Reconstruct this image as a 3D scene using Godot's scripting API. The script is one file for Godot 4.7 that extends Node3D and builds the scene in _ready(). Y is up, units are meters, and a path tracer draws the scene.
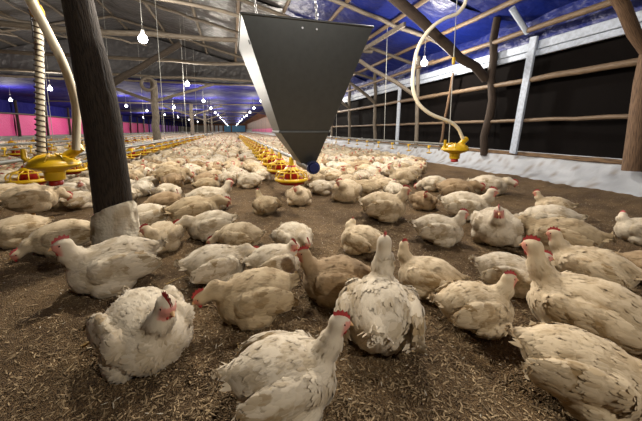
extends Node3D
# Broiler house at night: a hopper and a line of yellow pans among the flock, bulbs hung in rows under a tarpaulin roof.

var M := {}
var rng := RandomNumberGenerator.new()
var names := {}
var EYE := Vector3(0, 0.75, 0)

# ---------------------------------------------------------------- mesh builder
class MB:
	var v := PackedVector3Array()
	var n := PackedVector3Array()
	var c := PackedColorArray()
	var u := PackedVector2Array()
	var ix := PackedInt32Array()
	var tint := Color(1, 1, 1)
	func vert(p: Vector3, nn: Vector3, uv := Vector2.ZERO) -> int:
		v.append(p); n.append(nn); c.append(tint); u.append(uv)
		return v.size() - 1
	func tri(a: int, b: int, d: int) -> void:
		ix.append(a); ix.append(b); ix.append(d)
	func quad(a: int, b: int, d: int, e: int) -> void:
		ix.append(a); ix.append(b); ix.append(d); ix.append(a); ix.append(d); ix.append(e)
	func flat(ps: Array) -> void:
		var nn: Vector3 = -(ps[1] - ps[0]).cross(ps[2] - ps[0]).normalized()
		var first := v.size()
		for p in ps:
			vert(p, nn, Vector2(p.x + p.z, p.y))
		for i in range(1, ps.size() - 1):
			tri(first, first + i, first + i + 1)
	func mesh() -> ArrayMesh:
		var a := []
		a.resize(Mesh.ARRAY_MAX)
		a[Mesh.ARRAY_VERTEX] = v
		a[Mesh.ARRAY_NORMAL] = n
		a[Mesh.ARRAY_COLOR] = c
		a[Mesh.ARRAY_TEX_UV] = u
		a[Mesh.ARRAY_INDEX] = ix
		var m := ArrayMesh.new()
		m.add_surface_from_arrays(Mesh.PRIMITIVE_TRIANGLES, a)
		return m
	# box with chamfered edges, in the frame t
	func box(t: Transform3D, s: Vector3, ch := 0.006) -> void:
		var h := s * 0.5
		ch = minf(ch, minf(h.x, minf(h.y, h.z)) * 0.6)
		var corner := func(sx: float, sy: float, sz: float, ax: int) -> Vector3:
			var q := Vector3(sx * (h.x - ch), sy * (h.y - ch), sz * (h.z - ch))
			q[ax] += ch * [sx, sy, sz][ax]
			return t * q
		for ax in 3:
			for s1 in [-1.0, 1.0]:
				var ps := []
				for k in [[-1.0, -1.0], [1.0, -1.0], [1.0, 1.0], [-1.0, 1.0]]:
					var q := [0.0, 0.0, 0.0]
					q[ax] = s1; q[(ax + 1) % 3] = k[0]; q[(ax + 2) % 3] = k[1]
					ps.append(corner.call(q[0], q[1], q[2], ax))
				if s1 > 0:
					ps.reverse()
				flat(ps)
		for ax in 3:                     # edges running along ax
			var b := (ax + 1) % 3
			var d := (ax + 2) % 3
			for sb in [-1.0, 1.0]:
				for sd in [-1.0, 1.0]:
					var q0 := [0.0, 0.0, 0.0]
					q0[ax] = -1.0; q0[b] = sb; q0[d] = sd
					var q1 := q0.duplicate()
					q1[ax] = 1.0
					var ps := [corner.call(q0[0], q0[1], q0[2], b), corner.call(q1[0], q1[1], q1[2], b), corner.call(q1[0], q1[1], q1[2], d), corner.call(q0[0], q0[1], q0[2], d)]
					if sb * sd < 0:
						ps.reverse()
					flat(ps)
		for sx in [-1.0, 1.0]:
			for sy in [-1.0, 1.0]:
				for sz in [-1.0, 1.0]:
					var ps := [corner.call(sx, sy, sz, 0), corner.call(sx, sy, sz, 1), corner.call(sx, sy, sz, 2)]
					if sx * sy * sz > 0:
						ps.reverse()
					flat(ps)
	func bx(at: Vector3, s: Vector3, ch := 0.006) -> void:
		box(Transform3D(Basis(), at), s, ch)
	# tube along a path, radii per point, closed ends
	func tube(pts: Array, rad: Array, sides := 10, caps := true) -> void:
		var up := Vector3.UP
		var first := v.size()
		var along := 0.0
		var nr := pts.size()
		var prev := Vector3.ZERO
		for i in nr:
			var p: Vector3 = pts[i]
			var d: Vector3 = (pts[mini(i + 1, nr - 1)] - pts[maxi(i - 1, 0)]).normalized()
			if i == 0:
				up = Vector3.UP if absf(d.y) < 0.9 else Vector3.RIGHT
				prev = d
			var right := d.cross(up).normalized()
			up = right.cross(d).normalized()
			if i > 0:
				along += p.distance_to(pts[i - 1])
			var r: float = rad[mini(i, rad.size() - 1)]
			for k in sides + 1:
				var a := TAU * k / sides
				var o := right * cos(a) + up * sin(a)
				vert(p + o * r, o, Vector2(float(k) / sides, along))
		for i in nr - 1:
			for k in sides:
				var a := first + i * (sides + 1) + k
				quad(a, a + 1, a + sides + 2, a + sides + 1)
		if caps:
			for e in [0, nr - 1]:
				var d: Vector3 = (pts[1] - pts[0]) if e == 0 else (pts[nr - 1] - pts[nr - 2])
				d = -d.normalized() if e == 0 else d.normalized()
				var cc := vert(pts[e], d)
				var ring := []
				for k in sides + 1:
					ring.append(vert(v[first + e * (sides + 1) + k], d))
				for k in sides:
					if e == 0:
						tri(cc, ring[k + 1], ring[k])
					else:
						tri(cc, ring[k], ring[k + 1])
	# lathe about y: profile of [radius, height]
	func lathe(prof: Array, sides := 24, at := Vector3.ZERO, squash := Vector3.ONE) -> void:
		var np := prof.size()
		var first := v.size()
		for i in np:
			var a: Array = prof[maxi(i - 1, 0)]
			var b: Array = prof[mini(i + 1, np - 1)]
			var nn := Vector2(b[1] - a[1], -(b[0] - a[0])).normalized()
			for k in sides + 1:
				var an := TAU * k / sides
				vert(at + Vector3(prof[i][0] * cos(an), prof[i][1], prof[i][0] * sin(an)) * squash, Vector3(nn.x * cos(an), nn.y, nn.x * sin(an)), Vector2(float(k) / sides, prof[i][1]))
		for i in np - 1:
			for k in sides:
				var a := first + i * (sides + 1) + k
				quad(a, a + 1, a + sides + 2, a + sides + 1)
	func ball(at: Vector3, r: Vector3, rings := 8, sides := 12) -> void:
		var prof := []
		for i in rings + 1:
			var a := PI * i / rings - PI / 2
			prof.append([maxf(cos(a), 0.001), sin(a)])
		lathe(prof, sides, at, r)
	func shift(from: int, t: Transform3D) -> void:
		for i in range(from, v.size()):
			v[i] = t * v[i]
			n[i] = (t.basis * n[i]).normalized()

func obj(called: String, b: MB, m: Material, parent: Node = null) -> MeshInstance3D:
	var o := MeshInstance3D.new()
	o.name = called if parent else numbered(called)
	o.mesh = b.mesh()
	o.material_override = m
	(parent if parent else self).add_child(o, true)
	return o

func same(called: String, mesh: Mesh, m: Material, parent: Node, t := Transform3D()) -> MeshInstance3D:
	var o := MeshInstance3D.new()
	o.name = called
	o.mesh = mesh
	o.material_override = m
	o.transform = t
	parent.add_child(o, true)
	return o

func numbered(called: String) -> String:
	if not names.has(called):
		names[called] = 0
		return called
	names[called] += 1
	return "%s_%03d" % [called, names[called]]

func tag(o: Node, label: String, category: String, group := "", kind := "") -> Node:
	o.set_meta("label", label)
	if category: o.set_meta("category", category)
	if group: o.set_meta("group", group)
	if kind: o.set_meta("kind", kind)
	return o

func thing(called: String, label: String, category: String, at := Vector3.ZERO, turn := 0.0, group := "") -> Node3D:
	var o := Node3D.new()
	o.name = numbered(called)
	add_child(o)
	o.position = at
	o.rotation.y = turn
	tag(o, label, category, group)
	return o

func structure(called: String, label := "") -> Node3D:
	var o := Node3D.new()
	o.name = called
	add_child(o)
	o.set_meta("kind", "structure")
	if label: o.set_meta("label", label)
	return o

# ---------------------------------------------------------------- materials
func noise_tex(freq: float, ramp: Array, size := 512, oct := 4, kind := FastNoiseLite.TYPE_SIMPLEX_SMOOTH, sd := 1) -> NoiseTexture2D:
	var t := NoiseTexture2D.new()
	var f := FastNoiseLite.new()
	f.seed = sd
	f.noise_type = kind
	f.frequency = freq
	f.fractal_octaves = oct
	t.noise = f
	t.width = size
	t.height = size
	t.seamless = true
	if ramp.size():
		var g := Gradient.new()
		g.offsets = PackedFloat32Array(range(ramp.size()).map(func(i): return float(i) / (ramp.size() - 1)))
		g.colors = PackedColorArray(ramp)
		t.color_ramp = g
	return t

func lin(r: float, g: float, b: float) -> Color:
	return Color(r, g, b).linear_to_srgb()

func mat(key: String, col: Color, rough := 0.8, metal := 0.0, vc := false) -> StandardMaterial3D:
	var m := StandardMaterial3D.new()
	m.resource_name = key
	m.albedo_color = col
	m.roughness = rough
	m.metallic = metal
	m.vertex_color_use_as_albedo = vc
	M[key] = m
	return m

func tex(m: StandardMaterial3D, t: Texture2D, scale: Vector3, tri := true) -> StandardMaterial3D:
	m.albedo_texture = t
	m.uv1_scale = scale
	if tri:
		m.uv1_triplanar = true
		m.uv1_world_triplanar = true
	return m

func relief(m: StandardMaterial3D, t: Texture2D, cm: float) -> void:
	m.heightmap_enabled = true
	m.heightmap_texture = t
	m.heightmap_scale = cm

func make_materials() -> void:
	var g := func(x: float) -> Color: return Color(x, x, x)
	var m: StandardMaterial3D
	m = mat("litter", Color.WHITE, 0.95, 0.0, true)
	tex(m, noise_tex(0.09, [Color(0.34, 0.30, 0.25), Color(0.62, 0.57, 0.50), Color(0.84, 0.79, 0.70), Color(1, 0.97, 0.88)], 1024, 5), Vector3(1.3, 1.3, 1.3))
	relief(m, noise_tex(0.12, [], 1024, 5, FastNoiseLite.TYPE_SIMPLEX, 4), 1.6)
	mat("grain", Color.WHITE, 0.9, 0.0, true)
	for i in 5:                                             # five plumages: snowy, white, cream, tan grey, brown soiled
		m = mat("plumage_%d" % i, [Color(1, 1, 1), Color(0.98, 0.965, 0.94), Color(0.95, 0.905, 0.83), Color(0.85, 0.795, 0.70), Color(0.76, 0.68, 0.575)][i], 0.85, 0.0, true)
		m.rim_enabled = true
		m.rim = 0.25
	mat("beak", Color(0.80, 0.62, 0.42), 0.5)
	mat("comb", Color(0.66, 0.20, 0.19), 0.55)
	mat("eye", Color(0.05, 0.03, 0.02), 0.15)
	mat("shank", Color(0.85, 0.66, 0.36), 0.6)
	m = mat("wood", Color(0.47, 0.38, 0.30), 0.85)
	var grain := noise_tex(0.02, [Color(0.45, 0.40, 0.36), Color(0.85, 0.82, 0.78), Color(1, 0.97, 0.92)], 512, 5, FastNoiseLite.TYPE_SIMPLEX_SMOOTH, 7)
	tex(m, grain, Vector3(5, 0.6, 1), false)
	relief(m, grain, 0.3)
	m = mat("board", Color(0.50, 0.41, 0.31), 0.85)
	tex(m, grain, Vector3(0.5, 6, 1), false)
	m = mat("bamboo", Color(0.50, 0.43, 0.35), 0.6)
	tex(m, grain, Vector3(3, 0.7, 1), false)
	m = mat("grey_pole", Color(0.48, 0.455, 0.42), 0.7)
	tex(m, grain, Vector3(3, 0.5, 1), false)
	m = mat("bark", Color(0.21, 0.175, 0.14), 0.9)
	tex(m, grain, Vector3(4, 1.2, 1), false)
	relief(m, grain, 0.9)
	m = mat("dark_wood", Color(0.235, 0.185, 0.145), 0.85)
	tex(m, grain, Vector3(4, 0.8, 1), false)
	relief(m, grain, 0.4)
	m = mat("white_plank", Color(0.70, 0.74, 0.80), 0.6)
	tex(m, noise_tex(0.03, [Color(0.80, 0.80, 0.80), Color(0.92, 0.92, 0.92), Color(1, 1, 1)], 256, 4, FastNoiseLite.TYPE_SIMPLEX_SMOOTH, 8), Vector3(2, 2, 2))
	m = mat("sacking", Color(0.78, 0.74, 0.66), 0.9)
	relief(m, noise_tex(0.03, [], 512, 4, FastNoiseLite.TYPE_SIMPLEX_SMOOTH, 9), 0.5)
	m.uv1_triplanar = true; m.uv1_world_triplanar = true; m.uv1_scale = Vector3(3, 3, 3)
	var crease := noise_tex(0.012, [], 512, 4, FastNoiseLite.TYPE_SIMPLEX_SMOOTH, 11)
	m = mat("film", Color(0.29, 0.285, 0.29), 0.38)
	relief(m, crease, 3.0)
	m.uv1_triplanar = true; m.uv1_world_triplanar = true; m.uv1_scale = Vector3(0.5, 0.5, 0.5)
	m = mat("blue_tarp", Color(0.022, 0.095, 0.38), 0.45)
	relief(m, crease, 2.5)
	m.uv1_triplanar = true; m.uv1_world_triplanar = true; m.uv1_scale = Vector3(0.6, 0.6, 0.6)
	m = mat("violet_tarp", Color(0.115, 0.11, 0.40), 0.8)
	m.metallic_specular = 0.2
	relief(m, crease, 4.0)
	m.uv1_triplanar = true; m.uv1_world_triplanar = true; m.uv1_scale = Vector3(0.25, 0.25, 0.25)
	for a in [["pink_sheet", Color(0.90, 0.30, 0.58)], ["purple_sheet", Color(0.66, 0.36, 0.86)], ["pale_sheet", Color(0.72, 0.70, 0.66)], ["brown_sheet", Color(0.52, 0.33, 0.22)], ["white_sheet", Color(0.88, 0.90, 0.93)], ["sky_sheet", Color(0.45, 0.72, 0.92)]]:
		m = mat(a[0], a[1], 0.55)
		relief(m, crease, 2.0)
		m.uv1_triplanar = true; m.uv1_world_triplanar = true
	m = mat("curb_tarp", Color.WHITE, 0.5, 0.0, true)
	relief(m, crease, 0.5)
	m.uv1_triplanar = true; m.uv1_world_triplanar = true; m.uv1_scale = Vector3(0.8, 0.8, 0.8)
	m = mat("net", Color(0.075, 0.058, 0.052), 0.9)
	m.metallic_specular = 0.2
	var im := Image.create(64, 64, false, Image.FORMAT_RGB8)
	for y in 64:
		for x in 64:
			var k := 1.0 if (x % 8 < 2 or y % 8 < 3) else 0.35
			im.set_pixel(x, y, Color(k, k, k))
	tex(m, ImageTexture.create_from_image(im), Vector3(9, 9, 9))
	mat("dark_outside", Color(0.05, 0.045, 0.05), 0.9)
	mat("concrete", Color(0.5, 0.49, 0.47), 0.9)
	m = mat("galvanised", Color(0.40, 0.41, 0.41), 0.45, 0.8)
	tex(m, noise_tex(0.02, [Color(0.92, 0.92, 0.92), Color(0.97, 0.97, 0.97), Color(1, 1, 1)], 512, 4, FastNoiseLite.TYPE_CELLULAR, 12), Vector3(1.6, 1.6, 1.6))
	mat("steel_chain", Color(0.55, 0.55, 0.56), 0.35, 0.9)
	mat("black_mark", Color(0.03, 0.03, 0.03), 0.6)
	mat("blue_cap", Color(0.08, 0.14, 0.42), 0.45)
	mat("cap_ring", Color(0.20, 0.24, 0.42), 0.4)
	mat("yellow", Color(0.80, 0.64, 0.06), 0.38)
	mat("red_plastic", Color(0.62, 0.10, 0.05), 0.42)
	mat("feed", Color(0.66, 0.50, 0.27), 0.9)
	mat("pipe", Color(0.42, 0.42, 0.40), 0.5, 0.35)
	mat("white_hose", Color(0.88, 0.84, 0.74), 0.4)
	mat("cord", Color(0.62, 0.62, 0.60), 0.7)
	mat("dark_cord", Color(0.10, 0.10, 0.10), 0.7)
	mat("coil_tube", Color(0.80, 0.76, 0.66), 0.4)
	mat("coil_wire", Color(0.27, 0.21, 0.16), 0.5)
	mat("rope", Color(0.72, 0.55, 0.22), 0.9)
	mat("socket", Color(0.85, 0.85, 0.83), 0.5)
	mat("straw", Color(0.72, 0.60, 0.38), 0.8)
	m = mat("bulb_glow", Color(1, 1, 1), 0.3)
	m.emission_enabled = true
	m.emission = Color(0.97, 0.97, 1.0)
	m.emission_energy_multiplier = 14.0

# ---------------------------------------------------------------- hens
# hen frame: +X ahead, +Y up, +Z its right side; stands on y = 0
func prim(list: Array, kind: int, a: Vector3, b: Vector3, ra: float, rb: float, k: float, inv := Basis()) -> void:
	list.append([kind, a, b, ra, rb, k, inv])

func pd(q: Array, p: Vector3) -> float:
	if q[0] == 0:
		var e: Vector3 = q[6] * (p - q[1])
		var r: Vector3 = q[2]
		var e1 := e / r
		var k0 := e1.length()
		if k0 < 0.0001:
			return -minf(r.x, minf(r.y, r.z))
		return k0 * (k0 - 1.0) / (e1 / r).length()
	var ab: Vector3 = q[2]
	var pa: Vector3 = p - q[1]
	var t := clampf(pa.dot(ab) / ab.length_squared(), 0.0, 1.0)
	return (pa - ab * t).length() - lerpf(q[3], q[4], t)

func field(act: Array, p: Vector3) -> float:
	var d := 1.0
	for q in act:
		var e := pd(q, p)
		var k: float = q[5]
		var h := k - absf(d - e)
		d = minf(d, e)
		if h > 0.0:
			d -= h * h * 0.25 / k
	return d

func ell(list: Array, at: Vector3, r: Vector3, k: float, turn := Vector3.ZERO) -> void:
	prim(list, 0, at, r, 0, 0, k, Basis.from_euler(turn).inverse())

func surface_net(prims: Array, lo: Vector3, hi: Vector3, cell: float) -> Array:
	const Q := 4
	var nb := Vector3i(((hi - lo) / (cell * Q)).ceil())
	var nx := nb.x * Q + 1
	var ny := nb.y * Q + 1
	var nz := nb.z * Q + 1
	var val := PackedFloat32Array()
	val.resize(nx * ny * nz)
	val.fill(9.0)
	var blocks := []
	var half := cell * Q * 0.5
	var reach := half * 1.733 * 1.35
	for bz in nb.z:
		for by in nb.y:
			for bx in nb.x:
				var c := lo + Vector3(bx * Q, by * Q, bz * Q) * cell + Vector3(half, half, half)
				var ds := []
				var near := 9.0
				for q in prims:
					var e := pd(q, c)
					ds.append(e)
					near = minf(near, e)
				if near > reach + 0.02:
					continue
				if absf(field(prims, c)) > reach:
					continue
				var act := []
				for i in prims.size():
					if ds[i] < near + 2.0 * reach + prims[i][5]:
						act.append(prims[i])
				blocks.append(Vector3i(bx, by, bz))
				for z in range(bz * Q, bz * Q + Q + 1):
					for y in range(by * Q, by * Q + Q + 1):
						for x in range(bx * Q, bx * Q + Q + 1):
							var id := (z * ny + y) * nx + x
							if val[id] == 9.0:
								val[id] = field(act, lo + Vector3(x, y, z) * cell)
	var slot := PackedInt32Array()
	slot.resize(nx * ny * nz)
	slot.fill(-1)
	var vs := PackedVector3Array()
	var ix := PackedInt32Array()
	var off := [0, 1, nx, nx + 1, nx * ny, nx * ny + 1, nx * ny + nx, nx * ny + nx + 1]
	var cor := [Vector3(0, 0, 0), Vector3(1, 0, 0), Vector3(0, 1, 0), Vector3(1, 1, 0), Vector3(0, 0, 1), Vector3(1, 0, 1), Vector3(0, 1, 1), Vector3(1, 1, 1)]
	var edges := [[0, 1], [2, 3], [4, 5], [6, 7], [0, 2], [1, 3], [4, 6], [5, 7], [0, 4], [1, 5], [2, 6], [3, 7]]
	for b in blocks:
		for z in range(b.z * Q, b.z * Q + Q):
			for y in range(b.y * Q, b.y * Q + Q):
				for x in range(b.x * Q, b.x * Q + Q):
					var id := (z * ny + y) * nx + x
					var pos := 0
					for k in 8:
						if val[id + off[k]] > 0.0:
							pos += 1
					if pos == 0 or pos == 8:
						continue
					var s := Vector3.ZERO
					var cnt := 0
					for e in edges:
						var a := val[id + off[e[0]]]
						var d := val[id + off[e[1]]]
						if (a > 0.0) != (d > 0.0):
							s += cor[e[0]].lerp(cor[e[1]], a / (a - d))
							cnt += 1
					slot[id] = vs.size()
					vs.append(lo + (Vector3(x, y, z) + s / cnt) * cell)
	var st := [1, nx, nx * ny]
	for b in blocks:
		for z in range(maxi(b.z * Q, 1), b.z * Q + Q):
			for y in range(maxi(b.y * Q, 1), b.y * Q + Q):
				for x in range(maxi(b.x * Q, 1), b.x * Q + Q):
					var id := (z * ny + y) * nx + x
					var inside := val[id] <= 0.0
					for ax in 3:
						if (val[id + st[ax]] <= 0.0) == inside:
							continue
						var s1: int = st[(ax + 1) % 3]
						var s2: int = st[(ax + 2) % 3]
						var i0 := slot[id]
						var i1 := slot[id - s1]
						var i2 := slot[id - s1 - s2]
						var i3 := slot[id - s2]
						if i0 < 0 or i1 < 0 or i2 < 0 or i3 < 0:
							continue
						if inside:
							ix.append_array(PackedInt32Array([i0, i2, i1, i0, i3, i2]))
						else:
							ix.append_array(PackedInt32Array([i0, i1, i2, i0, i2, i3]))
	var ns := PackedVector3Array()
	ns.resize(vs.size())
	for i in range(0, ix.size(), 3):
		var fn := (vs[ix[i + 2]] - vs[ix[i]]).cross(vs[ix[i + 1]] - vs[ix[i]])
		ns[ix[i]] += fn
		ns[ix[i + 1]] += fn
		ns[ix[i + 2]] += fn
	for i in ns.size():
		ns[i] = ns[i].normalized()
	return [vs, ns, ix]

# neck joints and the way the head looks, for each pose
func poses() -> Dictionary:
	return {
		"up": {"neck": [Vector3(0.080, 0.125, 0), Vector3(0.135, 0.178, 0), Vector3(0.152, 0.230, 0)], "look": Vector3(1, -0.12, 0)},
		"proud": {"neck": [Vector3(0.082, 0.13, 0), Vector3(0.138, 0.196, 0.005), Vector3(0.160, 0.272, 0.008)], "look": Vector3(1, -0.15, 0.12)},
		"upL": {"neck": [Vector3(0.085, 0.135, 0), Vector3(0.135, 0.19, -0.012), Vector3(0.16, 0.25, -0.02)], "look": Vector3(1, -0.35, -0.1)},
		"upB": {"neck": [Vector3(0.085, 0.135, 0), Vector3(0.14, 0.185, 0.01), Vector3(0.15, 0.245, 0.02)], "look": Vector3(-0.4, -0.1, 1)},
		"tall": {"neck": [Vector3(0.08, 0.14, 0), Vector3(0.112, 0.215, 0), Vector3(0.115, 0.30, 0)], "look": Vector3(1, -0.2, 0.1)},
		"low": {"neck": [Vector3(0.09, 0.125, 0), Vector3(0.165, 0.155, 0.01), Vector3(0.215, 0.135, 0.015)], "look": Vector3(1, -0.55, 0.15)},
		"tuck": {"neck": [Vector3(0.075, 0.14, 0), Vector3(0.115, 0.175, 0.02), Vector3(0.105, 0.205, 0.045)], "look": Vector3(0.3, -0.25, 1)},
		"ground": {"neck": [Vector3(0.09, 0.11, 0), Vector3(0.16, 0.09, -0.02), Vector3(0.205, 0.052, -0.03)], "look": Vector3(1, -0.3, -0.2)},
		"stand": {"neck": [Vector3(0.09, 0.125, 0), Vector3(0.165, 0.125, 0.0), Vector3(0.215, 0.075, 0.0)], "look": Vector3(1, -0.8, 0)},
	}

func build_hen(pose: String, cell: float, feathers: int, sd: int) -> Dictionary:
	var r := RandomNumberGenerator.new()
	r.seed = sd
	var P: Dictionary = poses()[pose]
	var nk: Array = P.neck
	var look: Vector3 = P.look.normalized()
	var hc: Vector3 = nk[2]
	var hb := Basis(look, Vector3.UP, Vector3.ZERO)
	hb.z = look.cross(Vector3.UP).normalized()
	hb.y = hb.z.cross(look).normalized()
	var pr := []
	var droop := r.randf_range(-0.008, 0.008)
	ell(pr, Vector3(-0.015, 0.102, 0), Vector3(0.146, 0.103, 0.121), 0.03, Vector3(0, 0, -0.06))
	ell(pr, Vector3(0.078, 0.088, 0), Vector3(0.080, 0.084, 0.100), 0.03)
	prim(pr, 1, Vector3(-0.085, 0.108, 0), Vector3(-0.10, 0.028, 0), 0.086, 0.022, 0.04)
	for s in [-1.0, 1.0]:
		ell(pr, Vector3(-0.035, 0.112 + droop, s * 0.107), Vector3(0.112, 0.060, 0.031), 0.011, Vector3(0, s * 0.12, 0.10))
		ell(pr, Vector3(0.055, 0.118, s * 0.094), Vector3(0.045, 0.048, 0.035), 0.012)
		ell(pr, Vector3(0.015, 0.042, s * 0.086), Vector3(0.078, 0.048, 0.05), 0.012)
	prim(pr, 1, nk[0], nk[1] - nk[0], 0.050, 0.031, 0.02)
	prim(pr, 1, nk[1], nk[2] - nk[1], 0.033, 0.025, 0.03)
	pr.append([0, hc + look * 0.006, Vector3(0.036, 0.028, 0.024), 0.0, 0.0, 0.012, hb.inverse()])
	var lo := Vector3(-0.27, -0.03, -0.17)
	var hi := Vector3(0.28, 0.37, 0.17)
	var net := surface_net(pr, lo, hi, cell)
	var vs: PackedVector3Array = net[0]
	var ns: PackedVector3Array = net[1]
	var patch := FastNoiseLite.new()
	patch.seed = sd
	patch.frequency = 13.0
	patch.fractal_octaves = 3
	var fine := FastNoiseLite.new()
	fine.seed = sd + 5
	fine.frequency = 42.0
	var b := MB.new()
	var clean := Color(0.68, 0.605, 0.48)
	var soiled := Color(0.33, 0.24, 0.125)
	var skin := Color(0.66, 0.25, 0.21)
	for i in vs.size():
		var p := vs[i]
		var lump := fine.get_noise_3dv(p) * 0.005
		var hd := p.distance_to(hc)
		if hd > 0.05:
			p += ns[i] * (lump + patch.get_noise_3dv(p * 1.6) * 0.010)
		p.y = maxf(p.y, 0.0)
		var dirt := clampf(patch.get_noise_3dv(p) * 1.7 + fine.get_noise_3dv(p * 1.7) * 0.7 + 0.34, 0.0, 1.0)
		var wing := clampf((absf(p.z) - 0.075) / 0.03, 0.0, 1.0) * clampf((0.06 - p.x) / 0.08, 0.0, 1.0)
		dirt = clampf(dirt * (0.55 + 0.45 * wing), 0.0, 1.0)
		if hd < 0.06:
			dirt *= 0.25
		var col := clean.lerp(soiled, dirt)
		var f := hb.inverse() * (p - hc)
		if f.x > 0.008 and hd < 0.045 and f.y < 0.016:
			col = col.lerp(skin, clampf((f.x - 0.008) / 0.012, 0.0, 0.9))
		b.v.append(p); b.n.append(ns[i]); b.c.append(col); b.u.append(Vector2(p.x, p.y))
	b.ix.append_array(net[2])
	# feathers: small overlapping vanes lying along the body
	var count := vs.size()
	for k in feathers:
		var i := r.randi() % count
		var p := b.v[i]
		var nn := ns[i]
		var hd := p.distance_to(hc)
		if hd < 0.05 or p.y < 0.012 or nn.y < -0.75:
			continue
		var flow := Vector3(-1, -0.28, 0)
		var long := r.randf_range(0.018, 0.032)
		var on_neck := p.distance_to(nk[1]) < 0.05 or p.distance_to((nk[0] + nk[1]) * 0.5) < 0.055
		if on_neck:
			flow = ((nk[0] - nk[2]) as Vector3).normalized() + Vector3(-0.2, 0, 0)
			long = r.randf_range(0.012, 0.02)
		elif absf(p.z) > 0.095 and p.x < 0.04:
			flow = Vector3(-1, -0.05, 0)
			long = r.randf_range(0.026, 0.046)
		elif p.x < -0.14:
			flow = Vector3(-1, 0.25, 0)
			long = r.randf_range(0.03, 0.05)
		flow = (flow + Vector3(r.randfn(), r.randfn(), r.randfn()) * 0.16)
		flow = (flow - nn * flow.dot(nn)).normalized()
		vane(b, p, nn, flow, long, long * r.randf_range(0.36, 0.55), r.randf_range(-0.03, 0.06), b.c[i] * r.randf_range(0.90, 1.07))
	# quills of the folded wings and of the tail
	for s in [-1.0, 1.0]:
		for k in 7:
			var p := Vector3(-0.035 - 0.011 * k, 0.142 + droop - 0.0115 * k, s * (0.126 - 0.0015 * k))
			var nn := Vector3(0, 0.25, s).normalized()
			vane(b, p, nn, Vector3(-1, 0.02 + 0.02 * k, -s * 0.38).normalized(), r.randf_range(0.075, 0.098), 0.017, 0.03, clean.lerp(soiled, r.randf_range(0.15, 0.7)), 1.6)
	for k in 8:
		var a := (k - 3.5) * 0.22
		vane(b, Vector3(-0.145, 0.13 - absf(a) * 0.02, a * 0.035), Vector3(0.25, 1, a).normalized(), Vector3(-1, 0.26 + r.randf_range(-0.08, 0.08), a * 0.55).normalized(), r.randf_range(0.055, 0.075), 0.015, 0.0, clean.lerp(soiled, r.randf_range(0.0, 0.6)), 0.6)
	var out := {"mesh": b.mesh(), "pose": pose}
	# head parts
	var ht := Transform3D(hb, hc)
	var q := MB.new()
	q.tube([Vector3(0.026, 0.001, 0), Vector3(0.040, 0.0, 0), Vector3(0.052, -0.006, 0)], [0.0105, 0.0075, 0.0012], 8)
	q.shift(0, ht)
	out.beak = q.mesh()
	q = MB.new()
	var outline := [Vector2(0.036, 0.012), Vector2(0.034, 0.026), Vector2(0.026, 0.027), Vector2(0.022, 0.040), Vector2(0.013, 0.034), Vector2(0.007, 0.046), Vector2(0.0, 0.036), Vector2(-0.009, 0.044), Vector2(-0.013, 0.032), Vector2(-0.022, 0.034), Vector2(-0.021, 0.020)]
	for s in [-1.0, 1.0]:
		var first := q.v.size()
		var mid := q.vert(Vector3(0.006, 0.024, s * 0.006), Vector3(0, 0.2, s).normalized())
		for o in outline:
			q.vert(Vector3(o.x, 0.017 + (o.y - 0.012) * 0.86, s * 0.002), Vector3(o.x * 6, 0.4, s).normalized())
		for i in outline.size() - 1:
			if s > 0:
				q.tri(mid, first + 2 + i, first + 1 + i)
			else:
				q.tri(mid, first + 1 + i, first + 2 + i)
	q.shift(0, ht)
	out.comb = q.mesh()
	q = MB.new()
	for s in [-1.0, 1.0]:
		var first := q.v.size()
		q.ball(Vector3.ZERO, Vector3(0.007, 0.012, 0.004), 6, 8)
		q.shift(first, Transform3D(Basis(), Vector3(0.026, -0.024, s * 0.007)))
	q.shift(0, ht)
	out.wattle = q.mesh()
	out.eyes = []
	for s in [-1.0, 1.0]:
		q = MB.new()
		q.ball(Vector3.ZERO, Vector3(0.0048, 0.0048, 0.003), 6, 8)
		q.shift(0, ht * Transform3D(Basis(), Vector3(0.015, 0.007, s * 0.0215)))
		out.eyes.append(q.mesh())
	return out

func vane(b: MB, p: Vector3, nn: Vector3, d: Vector3, long: float, wide: float, lift: float, col: Color, bow := 3.6) -> void:
	var side := d.cross(nn).normalized() * wide * 0.5
	var first := b.v.size()
	b.tint = Color(minf(col.r, 0.92), minf(col.g, 0.9), minf(col.b, 0.86))
	var base := p - nn * 0.001
	var rows := [[0.0, 0.35], [0.35, 1.0], [0.75, 0.85], [1.0, 0.12]]
	for i in rows.size():
		var t: float = rows[i][0]
		var w: float = rows[i][1]
		var c := base + d * long * t + nn * (0.0015 + long * lift * t * t - long * 0.25 * maxf(0.0, t - 0.6) * lift - long * long * t * t * bow)
		var nm := nn - d * (lift * 0.8 - long * t * bow * 1.6)
		b.vert(c - side * w - nn * 0.002 * w, (nm - side.normalized() * 0.25).normalized())
		b.vert(c + nn * 0.001, nm.normalized())
		b.vert(c + side * w - nn * 0.002 * w, (nm + side.normalized() * 0.25).normalized())
	for i in rows.size() - 1:
		var a := first + i * 3
		b.quad(a, a + 3, a + 4, a + 1)
		b.quad(a + 1, a + 4, a + 5, a + 2)

func leg_mesh(s: float) -> Mesh:
	var q := MB.new()
	q.tube([Vector3(-0.01, 0.06, s), Vector3(-0.018, 0.0, s), Vector3(0.0, -0.075, s)], [0.022, 0.011, 0.009], 8)
	for a in [-0.5, 0.0, 0.5, PI]:
		var d := Vector3(cos(a), 0, sin(a)) * (0.03 if a > 3 else 0.05)
		q.tube([Vector3(0, -0.076, s), Vector3(0, -0.078, s) + d * 0.5, Vector3(0, -0.083, s) + d], [0.008, 0.007, 0.003], 6)
	return q.mesh()

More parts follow.
